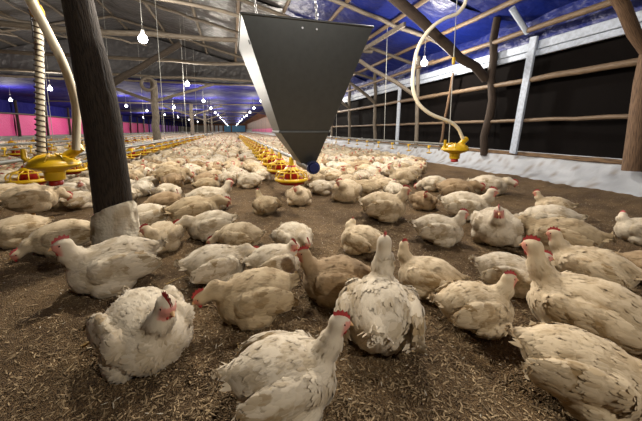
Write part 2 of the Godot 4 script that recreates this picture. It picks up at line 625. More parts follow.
func place_hen(h: Dictionary, tint: int, at: Vector3, turn: float, size: float, label: String, group: String, tilt := Vector2.ZERO) -> Node3D:
	var t := thing("broiler_chicken", label, "chicken", at, turn, group)
	t.rotation = Vector3(tilt.x, turn, tilt.y)
	t.scale = Vector3.ONE * size
	same("body", h.mesh, M["plumage_%d" % tint], t)
	same("beak", h.beak, M.beak, t)
	same("comb", h.comb, M.comb, t)
	same("wattles", h.wattle, M.comb, t)
	for e in h.eyes:
		same("eye", e, M.eye, t)
	if h.pose == "stand":
		t.position.y += 0.085 * size
		for s in [-0.045, 0.045]:
			same("leg", leg_mesh(s), M.shank, t)
	return t

# ---------------------------------------------------------------- the house
const RIDGE := -3.8
const LEFT := -12.0
const RIGHT := 4.4
const FAR := -105.0

func roof_y(x: float) -> float:
	return 2.6 + 0.25 * (RIGHT - x) if x > RIDGE else 4.65 - 0.25 * (RIDGE - x)

func pole(parent: Node, called: String, a: Vector3, b: Vector3, r0: float, r1: float, m: Material, bend := 0.004, sides := 9) -> MeshInstance3D:
	var q := MB.new()
	var n := clampi(int(a.distance_to(b) / 0.35) + 2, 4, 26)
	var pts := []
	var rad := []
	for i in n:
		var t := float(i) / (n - 1)
		var o := Vector3(rng.randfn(), rng.randfn(), rng.randfn()) * bend
		pts.append(a.lerp(b, t) + (o if i > 0 and i < n - 1 else Vector3.ZERO))
		rad.append(lerpf(r0, r1, t) * rng.randf_range(0.94, 1.06))
	q.tube(pts, rad, sides)
	return obj(called, q, m, parent)

func sheet(parent: Node, called: String, f: Callable, nu: int, nv: int, m: Material) -> MeshInstance3D:
	# two skins 6 mm apart and their rim: cloth with a thickness
	var q := MB.new()
	for side in 2:
		var first := q.v.size()
		for j in nv + 1:
			for i in nu + 1:
				var u := float(i) / nu
				var w := float(j) / nv
				var p: Vector3 = f.call(u, w)
				var du: Vector3 = f.call(minf(u + 0.01, 1.0), w) - f.call(maxf(u - 0.01, 0.0), w)
				var dv: Vector3 = f.call(u, minf(w + 0.01, 1.0)) - f.call(u, maxf(w - 0.01, 0.0))
				var nn := du.cross(dv).normalized() * (1.0 if side == 0 else -1.0)
				q.vert(p + nn * 0.003, nn, Vector2(u, w))
		for j in nv:
			for i in nu:
				var a := first + j * (nu + 1) + i
				if side == 0:
					q.quad(a, a + nu + 1, a + nu + 2, a + 1)
				else:
					q.quad(a, a + 1, a + nu + 2, a + nu + 1)
	return obj(called, q, m, parent)

func slab(parent: Node, called: String, lo: Vector3, hi: Vector3, m: Material, ch := 0.006) -> MeshInstance3D:
	var q := MB.new()
	q.bx((lo + hi) * 0.5, hi - lo, ch)
	return obj(called, q, m, parent)

func build_floor() -> void:
	var xs := []
	var zs := []
	var x := -12.6
	while x < -3.0:
		xs.append(x); x += 0.4
	x = -3.0
	while x < 3.4:
		xs.append(x); x += 0.035
	while x < 5.0:
		xs.append(x); x += 0.1
	var z := 4.5
	while z > 0.05:
		zs.append(z); z -= 0.4
	while z > -3.6:
		zs.append(z); z -= 0.035
	var st := 0.05
	while z > -106.0:
		zs.append(z); z -= st; st = minf(st * 1.12, 4.0)
	zs.append(-106.0)
	var a := FastNoiseLite.new()
	a.seed = 3; a.frequency = 1.1; a.fractal_octaves = 3
	var f := FastNoiseLite.new()
	f.seed = 8; f.frequency = 7.0; f.fractal_octaves = 3
	var q := MB.new()
	var hgt := func(px: float, pz: float) -> float:
		var y := a.get_noise_2d(px, pz) * 0.018 + f.get_noise_2d(px, pz) * 0.012 - 0.006
		return y + clampf((px - 3.7) / 0.6, 0.0, 1.0) * 0.05
	for iz in zs.size():
		for ixx in xs.size():
			var px: float = xs[ixx]
			var pz: float = zs[iz]
			var y: float = hgt.call(px, pz)
			var e := 0.03
			var nn := Vector3(hgt.call(px - e, pz) - hgt.call(px + e, pz), 2 * e, hgt.call(px, pz - e) - hgt.call(px, pz + e)).normalized()
			var k := clampf(0.5 + a.get_noise_2d(px * 1.3 + 40, pz * 1.3) * 0.8 + f.get_noise_2d(px + 9, pz) * 0.5, 0.0, 1.0)
			q.tint = Color(0.265, 0.182, 0.098).lerp(Color(0.49, 0.352, 0.20), k)
			q.vert(Vector3(px, y, pz), nn)
	var w := xs.size()
	for iz in zs.size() - 1:
		for ixx in w - 1:
			var i := iz * w + ixx
			q.quad(i, i + w, i + w + 1, i + 1)
	var fl := obj("floor", q, M.litter)
	fl.set_meta("kind", "structure")
	fl.set_meta("label", "brown rice-husk litter covering the whole floor")
	# loose husks and straw chips
	var gm := MB.new()
	gm.tube([Vector3(-0.5, 0, 0), Vector3(-0.15, 0, 0), Vector3(0.2, 0, 0), Vector3(0.5, 0, 0)], [0.06, 0.16, 0.14, 0.04], 5, false)
	var mm := MultiMesh.new()
	mm.transform_format = MultiMesh.TRANSFORM_3D
	mm.use_colors = true
	mm.mesh = gm.mesh()
	var n := 75000
	mm.instance_count = n
	for i in n:
		var d := 0.35 + 5.2 * pow(rng.randf(), 1.8)
		var an := deg_to_rad(rng.randf_range(-45, 75))
		var p := Vector3(sin(an) * d, 0, -cos(an) * d)
		if p.x > 4.0:
			p.x = rng.randf_range(0, 3)
		p.y = hgt.call(p.x, p.z) + rng.randf_range(-0.001, 0.004)
		var L := rng.randf_range(0.008, 0.019)
		if rng.randf() < 0.03:
			L *= 2.2
		var bs := Basis.from_euler(Vector3(rng.randf_range(-0.4, 0.4), rng.randf() * TAU, rng.randf_range(-0.5, 0.5))).scaled_local(Vector3(L, 0.006 + L * 0.2, 0.010 + L * 0.3))
		mm.set_instance_transform(i, Transform3D(bs, p))
		var k := rng.randf()
		var col := Color(0.15, 0.10, 0.05).lerp(Color(0.51, 0.37, 0.205), k * k)
		if rng.randf() < 0.012:
			col = Color(0.62, 0.54, 0.40)
		mm.set_instance_color(i, col)
	var mi := MultiMeshInstance3D.new()
	mi.name = "rice_husks"
	mi.multimesh = mm
	mi.material_override = M.grain
	add_child(mi)
	tag(mi, "loose tan rice husks and chips scattered over the near litter", "bedding", "", "stuff")

func build_roof() -> void:
	var c := structure("ceiling", "sagging roof lining of dark grey film and blue tarpaulin on bamboo purlins")
	var px := [-12.6, -11.0, -9.8, -8.6, -7.4, -6.2, -5.0, RIDGE, -2.2, -0.88, 0.25, 1.24, 2.19, 3.2, 4.16, 5.1]
	var zb := [4.2, 0.2, -2.3, -4.4, -7.1, -10.3, -14.0, -24.0, -40.0, -62.0, -84.0, FAR]
	for i in px.size() - 1:
		var x0: float = px[i]
		var x1: float = px[i + 1]
		for j in zb.size() - 1:
			var z0: float = zb[j]
			var z1: float = zb[j + 1]
			var sag := rng.randf_range(0.03, 0.08)
			var m: Material = M.film
			if x0 >= 1.2:
				m = M.blue_tarp
			if x0 >= 3.1 and z0 < -25.0:
				m = M.brown_sheet
			var nn := rng.randf() * 9.0
			sheet(c, "lining_sheet", func(u: float, w: float) -> Vector3:
				var x := lerpf(x0, x1, u)
				var z := lerpf(z0, z1, w)
				return Vector3(x, roof_y(x) + 0.05 - sag * sin(PI * u) * (0.6 + 0.4 * sin(w * 7.0 + nn)) , z), 6, 10 if z0 > -14.5 else 4, m)
	# purlins along the house, rafters across it
	for i in px.size():
		var x: float = px[i]
		var y := roof_y(x) + 0.02
		var r := 0.046
		var z := 4.0
		while z > -30.0:
			var z1 := z - 6.0
			pole(c, "purlin", Vector3(x, y, z + 0.2), Vector3(x, y + rng.randf_range(-0.02, 0.02), z1), r, r * 0.85, M.bamboo if x > 0.0 else M.grey_pole, 0.002)
			z = z1
		if x < -4.0 and i > 0:                      # denser bamboo on the far slope
			pole(c, "purlin", Vector3(x + 0.5, roof_y(x + 0.5) - 0.05, 2), Vector3(x + 0.6, roof_y(x + 0.6) - 0.05, -14), 0.03, 0.025, M.grey_pole, 0.02)
	for z in [-1.0, -5.7, -7.2, -9.6, -12.4, -17.6, -28.0]:
		pole(c, "rafter", Vector3(RIDGE, roof_y(RIDGE) - 0.06, z), Vector3(5.0, roof_y(5.0) - 0.06, z), 0.045, 0.04, M.grey_pole, 0.012)
		pole(c, "rafter", Vector3(RIDGE, roof_y(RIDGE) - 0.06, z), Vector3(-12.4, roof_y(-12.4) - 0.06, z), 0.045, 0.04, M.grey_pole, 0.012)
	# tie poles seen across the near half
	pole(c, "tie_pole", Vector3(-3.9, 3.05, -5.5), Vector3(2.0, 2.5, -5.5), 0.035, 0.03, M.grey_pole, 0.015)
	for z in [-7.1, -9.5]:
		pole(c, "tie_pole", Vector3(-10.2, 2.62, z), Vector3(3.4, 2.68, z), 0.06 if z > -8 else 0.045, 0.05, M.grey_pole, 0.015)
	pole(c, "tie_pole", Vector3(-11.6, 2.66, -13.9), Vector3(3.6, 2.72, -13.9), 0.05, 0.045, M.grey_pole, 0.015)
	for a in [[-6.5, -4.2], [-8.0, -6.0], [-5.2, -2.6], [-9.4, -8.6]]:
		pole(c, "tie_pole", Vector3(a[0], 2.7, -6.0), Vector3(a[1], 3.5, -11.5), 0.03, 0.03, M.grey_pole, 0.02)
	# lower tarpaulin ceiling of the far half
	for j in 9:
		var z0 := -13.8 - j * 10.2
		var z1 := z0 - 10.2
		for i in 4:
			var x0 := -12.2 + i * 3.8
			var x1 := x0 + 3.8
			var ph := rng.randf() * 6.0
			sheet(c, "hung_tarpaulin", func(u: float, w: float) -> Vector3:
				var x := lerpf(x0, x1, u)
				var z := lerpf(z0, z1, w)
				var y := minf(2.74, roof_y(x) - 0.12) - 0.14 * sin(PI * u) * sin(PI * w) - 0.03 * sin(w * 25.0 + ph) * sin(PI * u)
				return Vector3(x, y, z), 8, 14, M.violet_tarp)
	pole(c, "tie_pole", Vector3(-10.4, 2.56, -11.9), Vector3(3.4, 2.6, -11.9), 0.045, 0.045, M.grey_pole, 0.012)
	for s in 2:                             # grey film closing the space above the hung tarpaulin
		var xa := -11.9 if s == 0 else RIDGE
		var xb := RIDGE if s == 0 else 3.6
		sheet(c, "drop_sheet", func(u: float, w: float) -> Vector3:
			var x := lerpf(xa, xb, u)
			return Vector3(x, lerpf(minf(2.72, roof_y(x) - 0.1), roof_y(x) - 0.02, w), -14.0 + 0.04 * sin(u * 23.0)), 24, 4, M.film)
	for j in 9:
		pole(c, "tie_pole", Vector3(-12, 2.6, -24.0 - j * 10.2), Vector3(3.6, 2.66, -24.0 - j * 10.2), 0.04, 0.04, M.grey_pole, 0.01)
	# outer roof over the lining
	for s in 2:
		var q := MB.new()
		var xa := RIDGE if s == 0 else -13.4
		var xb := 5.9 if s == 0 else RIDGE
		var mid := Vector3((xa + xb) * 0.5, (roof_y(xa) + roof_y(xb)) * 0.5 + 0.16, -50.5)
		var sl := atan(0.25) * (-1.0 if s == 0 else 1.0)
		q.box(Transform3D(Basis(Vector3.BACK, sl), mid), Vector3((xb - xa) * 1.035, 0.05, 111.0), 0.004)
		obj("roof_sheet", q, M.dark_outside, c)

func build_right_wall() -> void:
	var w := structure("wall_right", "right side wall of dark netting behind bamboo rails, white tarpaulin curb below")
	# tarpaulin curb
	var nz := FastNoiseLite.new()
	nz.seed = 21; nz.frequency = 1.3; nz.fractal_octaves = 3
	var spots := FastNoiseLite.new()
	spots.seed = 22; spots.frequency = 11.0; spots.fractal_octaves = 3
	var prof := [Vector2(4.66, 0.40), Vector2(4.52, 0.40), Vector2(4.44, 0.37), Vector2(4.40, 0.31), Vector2(4.37, 0.25), Vector2(4.35, 0.19), Vector2(4.32, 0.13), Vector2(4.27, 0.08), Vector2(4.20, 0.035), Vector2(4.12, -0.02)]
	var q := MB.new()
	var zs := []
	var z := 4.0
	var st := 0.06
	while z > FAR:
		zs.append(z); z -= (0.3 if z > 0.5 else st)
		if z < -7.0: st = minf(st * 1.1, 3.0)
	for i in zs.size():
		for k in prof.size():
			var o := nz.get_noise_2d(zs[i], k * 0.35) * 0.05 * sin(PI * k / (prof.size() - 1))
			var p := Vector3(prof[k].x - o, prof[k].y + o * 0.4, zs[i])
			var nn := (Vector3(-1, 0.5, 0) + Vector3(0, 0, (nz.get_noise_2d(zs[i] + 0.05, k * 0.35) - nz.get_noise_2d(zs[i] - 0.05, k * 0.35)) * -0.7)).normalized()
			var mud := clampf((spots.get_noise_3d(p.x, p.y * 1.4, p.z) - 0.16) * 6.0, 0.0, 1.0) * 0.8
			q.tint = Color(0.36, 0.38, 0.41).lerp(Color(0.17, 0.14, 0.105), mud)
			q.vert(p, nn)
	for i in zs.size() - 1:
		for k in prof.size() - 1:
			var a := i * prof.size() + k
			q.quad(a, a + 1, a + prof.size() + 1, a + prof.size())
	var cu := obj("curb_tarpaulin", q, M.curb_tarp, w)
	cu.set_meta("label", "wrinkled white tarpaulin over the curb, spotted with mud")
	slab(w, "curb", Vector3(4.5, -0.1, FAR), Vector3(4.75, 0.36, 4), M.concrete)
	# netting in bays
	var bays := [4.0, -0.2, -2.25, -4.4, -6.55, -8.8, -11.0, -16.0, -21.0, -26.0, -31.0]
	for i in bays.size() - 1:
		sheet(w, "netting", func(u: float, v: float) -> Vector3:
			return Vector3(4.60 + 0.015 * sin(u * 9.0) * sin(v * 5.0), lerpf(0.36, 1.98, v), lerpf(bays[i], bays[i + 1], u)), 10, 6, M.net)
	for i in 12:
		var z0 := -31.0 - i * 6.2
		sheet(w, "side_curtain", func(u: float, v: float) -> Vector3:
			return Vector3(4.58 + 0.02 * sin(u * 20.0), lerpf(0.36, 0.95, v), lerpf(z0, z0 - 6.1, u)), 12, 3, M.pale_sheet if i > 6 else M.pink_sheet)
		sheet(w, "side_curtain", func(u: float, v: float) -> Vector3:
			return Vector3(4.58 + 0.02 * sin(u * 20.0), lerpf(0.95, 2.6, v), lerpf(z0, z0 - 6.1, u)), 12, 3, M.brown_sheet)
	for i in bays.size() - 1:
		sheet(w, "blue_flap", func(u: float, v: float) -> Vector3:
			return Vector3(4.72 + 0.02 * sin(u * 14.0 + i), lerpf(1.95, 2.62, v), lerpf(bays[i], bays[i + 1], u)), 12, 3, M.blue_tarp)
	slab(w, "outer_boarding", Vector3(4.95, -0.2, FAR), Vector3(5.02, 2.6, 4.2), M.dark_outside)
	# plate, rails
	z = 4.0
	var first := true
	while z > -31.0:
		var z1 := z - 5.0
		slab(w, "wall_plate", Vector3(4.42, 1.95, z1), Vector3(4.47, 2.07, z), M.white_plank)
		slab(w, "wall_plate", Vector3(4.44, 1.86, z1), Vector3(4.50, 1.945, z), M.white_plank)
		pole(w, "rail", Vector3(4.32, 2.24, z + 0.1), Vector3(4.32, 2.22, z1), 0.042, 0.038, M.bamboo)
		pole(w, "rail", Vector3(4.40, 1.515, z + 0.1), Vector3(4.40, 1.51, z1), 0.045, 0.04, M.bamboo)
		pole(w, "rail", Vector3(4.42, 0.905, z + 0.1), Vector3(4.42, 0.90, z1), 0.030, 0.026, M.bamboo)
		slab(w, "bottom_board", Vector3(4.40, 0.345, z1), Vector3(4.47, 0.40, z), M.board)
		z = z1
	# posts
	pole(w, "post", Vector3(4.40, 0.30, -4.4), Vector3(4.34, 2.62, -4.28), 0.072, 0.062, M.dark_wood, 0.02, 12)
	pole(w, "post", Vector3(4.22, 0.30, -2.18), Vector3(4.42, 2.6, -2.30), 0.085, 0.075, M.wood, 0.015, 12)
	var q2 := MB.new()
	q2.box(Transform3D(Basis(Vector3.RIGHT, 0.105), Vector3(4.37, 1.25, -3.70)), Vector3(0.045, 1.77, 0.115), 0.006)
	var wp := obj("plank_post", q2, M.white_plank, w)
	wp.set_meta("label", "white painted plank post")
	for a in [[-5.65, 0.03, 0.3, -0.35], [-6.54, 0.05, 0.0, 0.0], [-8.8, 0.055, 0.0, 0.05], [-11.0, 0.06, 0, 0], [-13.2, 0.05, 0, 0], [-15.6, 0.05, 0, 0], [-18, 0.05, 0, 0], [-20.4, 0.05, 0, 0], [-23, 0.05, 0, 0], [-26, 0.05, 0, 0]]:
		pole(w, "post", Vector3(4.40, 0.30, a[0]), Vector3(4.36, 2.5 if a[1] > 0.04 else 1.9, a[0] - a[3]), a[1], a[1] * 0.9, M.grey_pole if a[0] < -6 else M.wood, 0.012)
	q2 = MB.new()
	q2.box(Transform3D(Basis(Vector3.RIGHT, 0.04), Vector3(4.38, 1.15, -7.4)), Vector3(0.04, 1.65, 0.12), 0.006)
	obj("plank_post", q2, M.white_plank, w)
	# knee braces
	pole(w, "knee_brace", Vector3(4.33, 1.64, -4.42), Vector3(1.62, 3.28, -4.42), 0.075, 0.085, M.dark_wood, 0.012, 12)
	pole(w, "knee_brace", Vector3(4.36, 1.56, -2.25), Vector3(2.52, 3.02, -2.25), 0.06, 0.06, M.wood, 0.012, 12)
	pole(w, "knee_brace", Vector3(4.36, 1.56, -6.55), Vector3(2.6, 2.72, -7.2), 0.05, 0.05, M.grey_pole, 0.01)
	pole(w, "knee_brace", Vector3(4.36, 1.6, -8.8), Vector3(2.8, 2.75, -9.0), 0.05, 0.05, M.grey_pole, 0.01)
	pole(w, "knee_brace", Vector3(4.36, 1.6, -11.0), Vector3(2.8, 2.75, -11.0), 0.05, 0.05, M.grey_pole, 0.01)
	pole(w, "strut", Vector3(4.0, 2.52, -3.7), Vector3(4.34, 2.2, -3.7), 0.045, 0.04, M.white_plank, 0.0)
	# grey batten crossing in front of the blue lining
	slab(w, "batten", Vector3(3.0, 2.58, -11.0), Vector3(3.05, 2.66, -5.0), M.grey_pole)

func build_other_walls() -> void:
	var w := structure("wall_left", "left side wall of pink and purple curtain sheets between dark posts")
	slab(w, "curb", Vector3(-12.4, -0.1, FAR), Vector3(-12.15, 0.42, 4), M.concrete)
	slab(w, "outer_boarding", Vector3(-12.75, -0.2, FAR), Vector3(-12.65, 2.7, 4.2), M.dark_outside)
	for i in 36:
		var z0 := 1.4 - i * 2.95
		var m: Material = M.pink_sheet
		if z0 < -50: m = M.purple_sheet
		if z0 < -78: m = M.pale_sheet
		sheet(w, "curtain_sheet", func(u: float, v: float) -> Vector3:
			return Vector3(-12.22 + 0.03 * sin(u * 11.0 + i) * sin(PI * v), lerpf(0.40, 1.66, v), lerpf(z0, z0 - 2.9, u)), 10, 4, m)
		sheet(w, "upper_sheet", func(u: float, v: float) -> Vector3:
			return Vector3(-12.3 + 0.03 * sin(u * 11.0 + i) * sin(PI * v), lerpf(1.66, 2.62, v), lerpf(z0, z0 - 2.95, u)), 8, 3, M.violet_tarp)
		pole(w, "post", Vector3(-12.08, 0, z0), Vector3(-12.08, 2.55, z0), 0.075, 0.07, M.dark_wood, 0.01)
	pole(w, "rail", Vector3(-12.05, 1.68, 2), Vector3(-12.05, 1.68, -50), 0.04, 0.04, M.grey_pole, 0.01)
	var b := structure("wall_back", "far end wall with pale and light blue panels")
	slab(b, "gable", Vector3(-12.7, -0.2, FAR - 0.2), Vector3(5.0, 4.8, FAR), M.brown_sheet)
	for a in [[-11.8, -8.2, "pale_sheet"], [-7.8, -6.9, "pale_sheet"], [-6.6, -5.7, "white_sheet"], [-5.3, -4.4, "white_sheet"], [-4.0, -3.0, "white_sheet"], [-2.5, -0.4, "sky_sheet"], [0.0, 4.3, "sky_sheet"]]:
		slab(b, "panel", Vector3(a[0], 0.15, FAR), Vector3(a[1], 2.2, FAR + 0.06), M[a[2]])
	var f := structure("wall_front", "dark end wall behind the camera")
	slab(f, "gable", Vector3(-12.7, -0.2, 4.2), Vector3(5.0, 4.8, 4.4), M.dark_outside)

func build_posts() -> void:
	# nearest trunk post with a cloth-wrapped foot
	var t := thing("trunk_post", "dark crooked tree-trunk post in the left foreground, its foot wrapped in cloth", "post", Vector3(-0.757, 0, -2.21))
	var q := MB.new()
	var pts := [Vector3(0, -0.02, 0), Vector3(0.0, 0.2, 0), Vector3(-0.005, 0.4, 0), Vector3(-0.012, 0.6, 0), Vector3(-0.018, 0.8, 0), Vector3(-0.03, 0.95, 0), Vector3(-0.045, 1.12, 0), Vector3(-0.065, 1.3, 0), Vector3(-0.083, 1.5, 0), Vector3(-0.11, 1.8, 0), Vector3(-0.14, 2.2, 0.0), Vector3(-0.17, 2.7, 0), Vector3(-0.2, 3.35, 0)]
	q.tube(pts, [0.112, 0.110, 0.107, 0.104, 0.103, 0.101, 0.096, 0.085, 0.079, 0.077, 0.075, 0.072, 0.07], 18)
	obj("trunk", q, M.bark, t)
	q = MB.new()
	var nz := FastNoiseLite.new()
	nz.seed = 5; nz.frequency = 9.0
	var rows := 14
	for j in rows + 1:
		var v := float(j) / rows
		for k in 41:
			var a := TAU * k / 40
			var r := lerpf(0.142, 0.125, v) + nz.get_noise_3d(cos(a) * 0.12, v * 0.26, sin(a) * 0.12) * 0.016 - (0.012 if j == rows else 0.0)
			var y := v * (0.262 + 0.05 * cos(a - 0.6))
			q.vert(Vector3(cos(a) * r, y - 0.015, sin(a) * r), Vector3(cos(a), nz.get_noise_2d(a * 0.2, v * 0.3) * 1.5, sin(a)).normalized())
	for j in rows:
		for k in 40:
			var a := j * 41 + k
			q.quad(a, a + 1, a + 42, a + 41)
	var wr := obj("cloth_wrap", q, M.sacking, t)
	wr.set_meta("label", "pale sacking wrapped around the post foot")
	# posts of the middle row
	var i := 0
	for z in [-7.2, -11.9, -22.0, -32.5, -43.0]:
		var p := thing("middle_post", ["log post behind the dark trunk with a knee brace to the tie pole", "log post of the middle row with a coiled hose hung near its top", "third log post of the middle row with two knee braces", "fourth log post of the middle row, far back among the bulbs", "farthest log post of the middle row"][i], "post", Vector3(-2.57, 0, z), 0.0, "posts of the middle row")
		pole(p, "log", Vector3(0, -0.02, 0), Vector3(0.02, 2.45, 0), 0.13, 0.11, M.grey_pole, 0.012, 12)
		if i == 0:
			pole(p, "knee_brace", Vector3(0.0, 1.46, 0.12), Vector3(1.62, 2.52, 0.14), 0.075, 0.06, M.bark, 0.008)
		else:
			for s in [-1.0, 1.0]:
				pole(p, "knee_brace", Vector3(s * 0.08, 1.75, 0), Vector3(s * 2.0, 2.4, 0), 0.055, 0.05, M.grey_pole, 0.01)
		if i == 1:
			q = MB.new()
			var ring := []
			for k in 21:
				ring.append(Vector3(-0.12 + cos(TAU * k / 20) * 0.2, 2.3 + sin(TAU * k / 20) * 0.2, 0.14))
			q.tube(ring, [0.055], 8, false)
			obj("hose_coil", q, M.grey_pole, p)
		i += 1

func build_hopper() -> void:
	var t := thing("feed_hopper", "large grey sheet-metal feed hopper hanging above the flock, tapering to a blue-capped outlet", "hopper", Vector3(0.58, 0.0, -2.72))
	# local: x right, z towards camera
	var top := [Vector3(-0.49, 1.555, 0.44), Vector3(0.52, 1.555, 0.44), Vector3(0.52, 1.555, -0.46), Vector3(-0.49, 1.555, -0.46)]
	var mid := [Vector3(-0.20, 0.735, 0.22), Vector3(0.228, 0.735, 0.22), Vector3(0.228, 0.735, -0.21), Vector3(-0.20, 0.735, -0.21)]
	var low := [Vector3(0.0, 0.455, 0.12), Vector3(0.135, 0.455, 0.12), Vector3(0.135, 0.455, -0.14), Vector3(0.0, 0.455, -0.14)]
	for part in [["bin", top, mid], ["outlet_funnel", mid, low]]:
		var q := MB.new()
		var a: Array = part[1]
		var b: Array = part[2]
		for k in 4:
			var k2 := (k + 1) % 4
			q.flat([b[k], a[k], a[k2], b[k2]])
			var cc: Vector3 = (a[0] + a[2]) * 0.5
			var cb: Vector3 = (b[0] + b[2]) * 0.5
			var inn := func(p: Vector3, ce: Vector3) -> Vector3: return p + (Vector3(ce.x, p.y, ce.z) - p).normalized() * 0.004
			q.flat([inn.call(b[k2], cb), inn.call(a[k2], cc), inn.call(a[k], cc), inn.call(b[k], cb)])
		obj(part[0], q, M.galvanised, t)
	var q := MB.new()
	for k in 4:                                   # folded rims
		q.tube([top[k], top[(k + 1) % 4]], [0.009], 8)
	obj("top_rim", q, M.galvanised, t)
	q = MB.new()
	for k in 4:
		var o: Vector3 = (mid[k] + mid[(k + 1) % 4]) * 0.5
		var d: Vector3 = mid[(k + 1) % 4] - mid[k]
		q.box(Transform3D(Basis(Vector3.UP, atan2(-d.z, d.x)), o), Vector3(d.length() + 0.02, 0.02, 0.016), 0.003)
	obj("flange", q, M.galvanised, t)
	q = MB.new()
	q.tube([Vector3(0.088, 0.425, 0.20), Vector3(0.088, 0.425, -0.3)], [0.05], 18)
	obj("auger_boot", q, M.galvanised, t)
	q = MB.new()
	q.tube([Vector3(0.088, 0.425, 0.17), Vector3(0.088, 0.425, 0.222)], [0.058], 22)
	obj("outlet_collar", q, M.cap_ring, t)
	q = MB.new()
	q.tube([Vector3(0.088, 0.425, 0.2), Vector3(0.088, 0.425, 0.228), Vector3(0.088, 0.425, 0.234)], [0.046, 0.046, 0.04], 22)
	obj("outlet_cap", q, M.blue_cap, t)
	q = MB.new()                                  # stencilled mark on the side sheet
	var na := Vector3(-0.49, 1.555, 0.44).lerp(Vector3(-0.20, 0.735, 0.22), 0.2)
	q.box(Transform3D(Basis(Vector3.BACK, 0.34), na + Vector3(-0.003, 0, -0.05)), Vector3(0.004, 0.03, 0.02), 0.001)
	obj("stencil_mark", q, M.black_mark, t)
	for x in [-0.05, 0.06]:
		q = MB.new()
		q.tube([Vector3(x, 1.50, 0.422), Vector3(x, 1.50, 0.432)], [0.008], 8)
		obj("rivet", q, M.steel_chain, t)
	# chains
	for e in [[0.66, -2.34, "shiny chain holding the hopper's front edge"], [0.30, -3.1, "thin chain behind the hopper's left rear corner"]]:
		var ch := thing("hanging_chain", e[2], "chain", Vector3(e[0], 1.545, e[1]))
		var n := 60
		var link := MB.new()
		var ring := []
		for k in 13:
			ring.append(Vector3(cos(TAU * k / 12) * 0.011, sin(TAU * k / 12) * 0.02, 0))
		link.tube(ring, [0.0034], 6, false)
		var q3 := MB.new()
		var lean := Vector3(-0.10, 1, 0.0)
		var y := 0.0
		var kk := 0
		var topy := roof_y(e[0]) - 1.545
		while y < topy:
			var first := q3.v.size()
			q3.v.append_array(link.v); q3.n.append_array(link.n); q3.c.append_array(link.c); q3.u.append_array(link.u)
			for ii in link.ix:
				q3.ix.append(ii + first)
			q3.shift(first, Transform3D(Basis(Vector3.UP, PI / 2 * (kk % 2)), lean * (y + 0.01)))
			y += 0.031
			kk += 1
		obj("links", q3, M.steel_chain, ch)

func pan_kind() -> Dictionary:
	var d := {}
	var q := MB.new()                       # red-brown dish
	q.lathe([[0.001, 0.005], [0.115, 0.0], [0.150, 0.012], [0.172, 0.055], [0.166, 0.057], [0.146, 0.02], [0.001, 0.012]], 28)
	d.dish = q.mesh()
	q = MB.new()                            # wide yellow rim
	q.lathe([[0.176, 0.042], [0.190, 0.040], [0.196, 0.055], [0.188, 0.075], [0.174, 0.078], [0.168, 0.062], [0.176, 0.042]], 32)
	d.rim = q.mesh()
	q = MB.new()                            # one cage rib
	q.tube([Vector3(0.182, 0.07, 0), Vector3(0.186, 0.105, 0), Vector3(0.165, 0.135, 0), Vector3(0.11, 0.155, 0), Vector3(0.06, 0.17, 0)], [0.0065, 0.006, 0.006, 0.007, 0.009], 6)
	d.rib = q.mesh()
	q = MB.new()
	q.lathe([[0.150, 0.138], [0.158, 0.146], [0.146, 0.152], [0.138, 0.146], [0.150, 0.138]], 28)
	d.ring = q.mesh()
	q = MB.new()
	q.lathe([[0.045, 0.05], [0.075, 0.06], [0.08, 0.12], [0.07, 0.165], [0.055, 0.2], [0.05, 0.22], [0.001, 0.222]], 18)
	d.cone = q.mesh()
	q = MB.new()
	q.lathe([[0.085, 0.165], [0.078, 0.185], [0.05, 0.205], [0.03, 0.24], [0.026, 0.31], [0.001, 0.312]], 16)
	d.hub = q.mesh()
	q = MB.new()
	q.lathe([[0.001, 0.05], [0.09, 0.045], [0.145, 0.022]], 20)
	d.feed = q.mesh()
	return d

var pans := {}
func feeder(at: Vector3, label: String, group: String, full := true) -> void:
	var t := thing("feeder_pan", label, "feeder", at, rng.randf(), group)
	same("dish", pans.dish, M.red_plastic, t)
	same("rim", pans.rim, M.yellow, t)
	same("feed_cone", pans.cone, M.red_plastic, t)
	same("hub", pans.hub, M.yellow, t)
	same("cage_ring", pans.ring, M.yellow, t)
	if full:
		same("feed", pans.feed, M.feed, t)
	for k in (14 if full else 10):
		same("cage_rib", pans.rib, M.yellow, t, Transform3D(Basis(Vector3.UP, TAU * k / (14 if full else 10)), Vector3.ZERO))

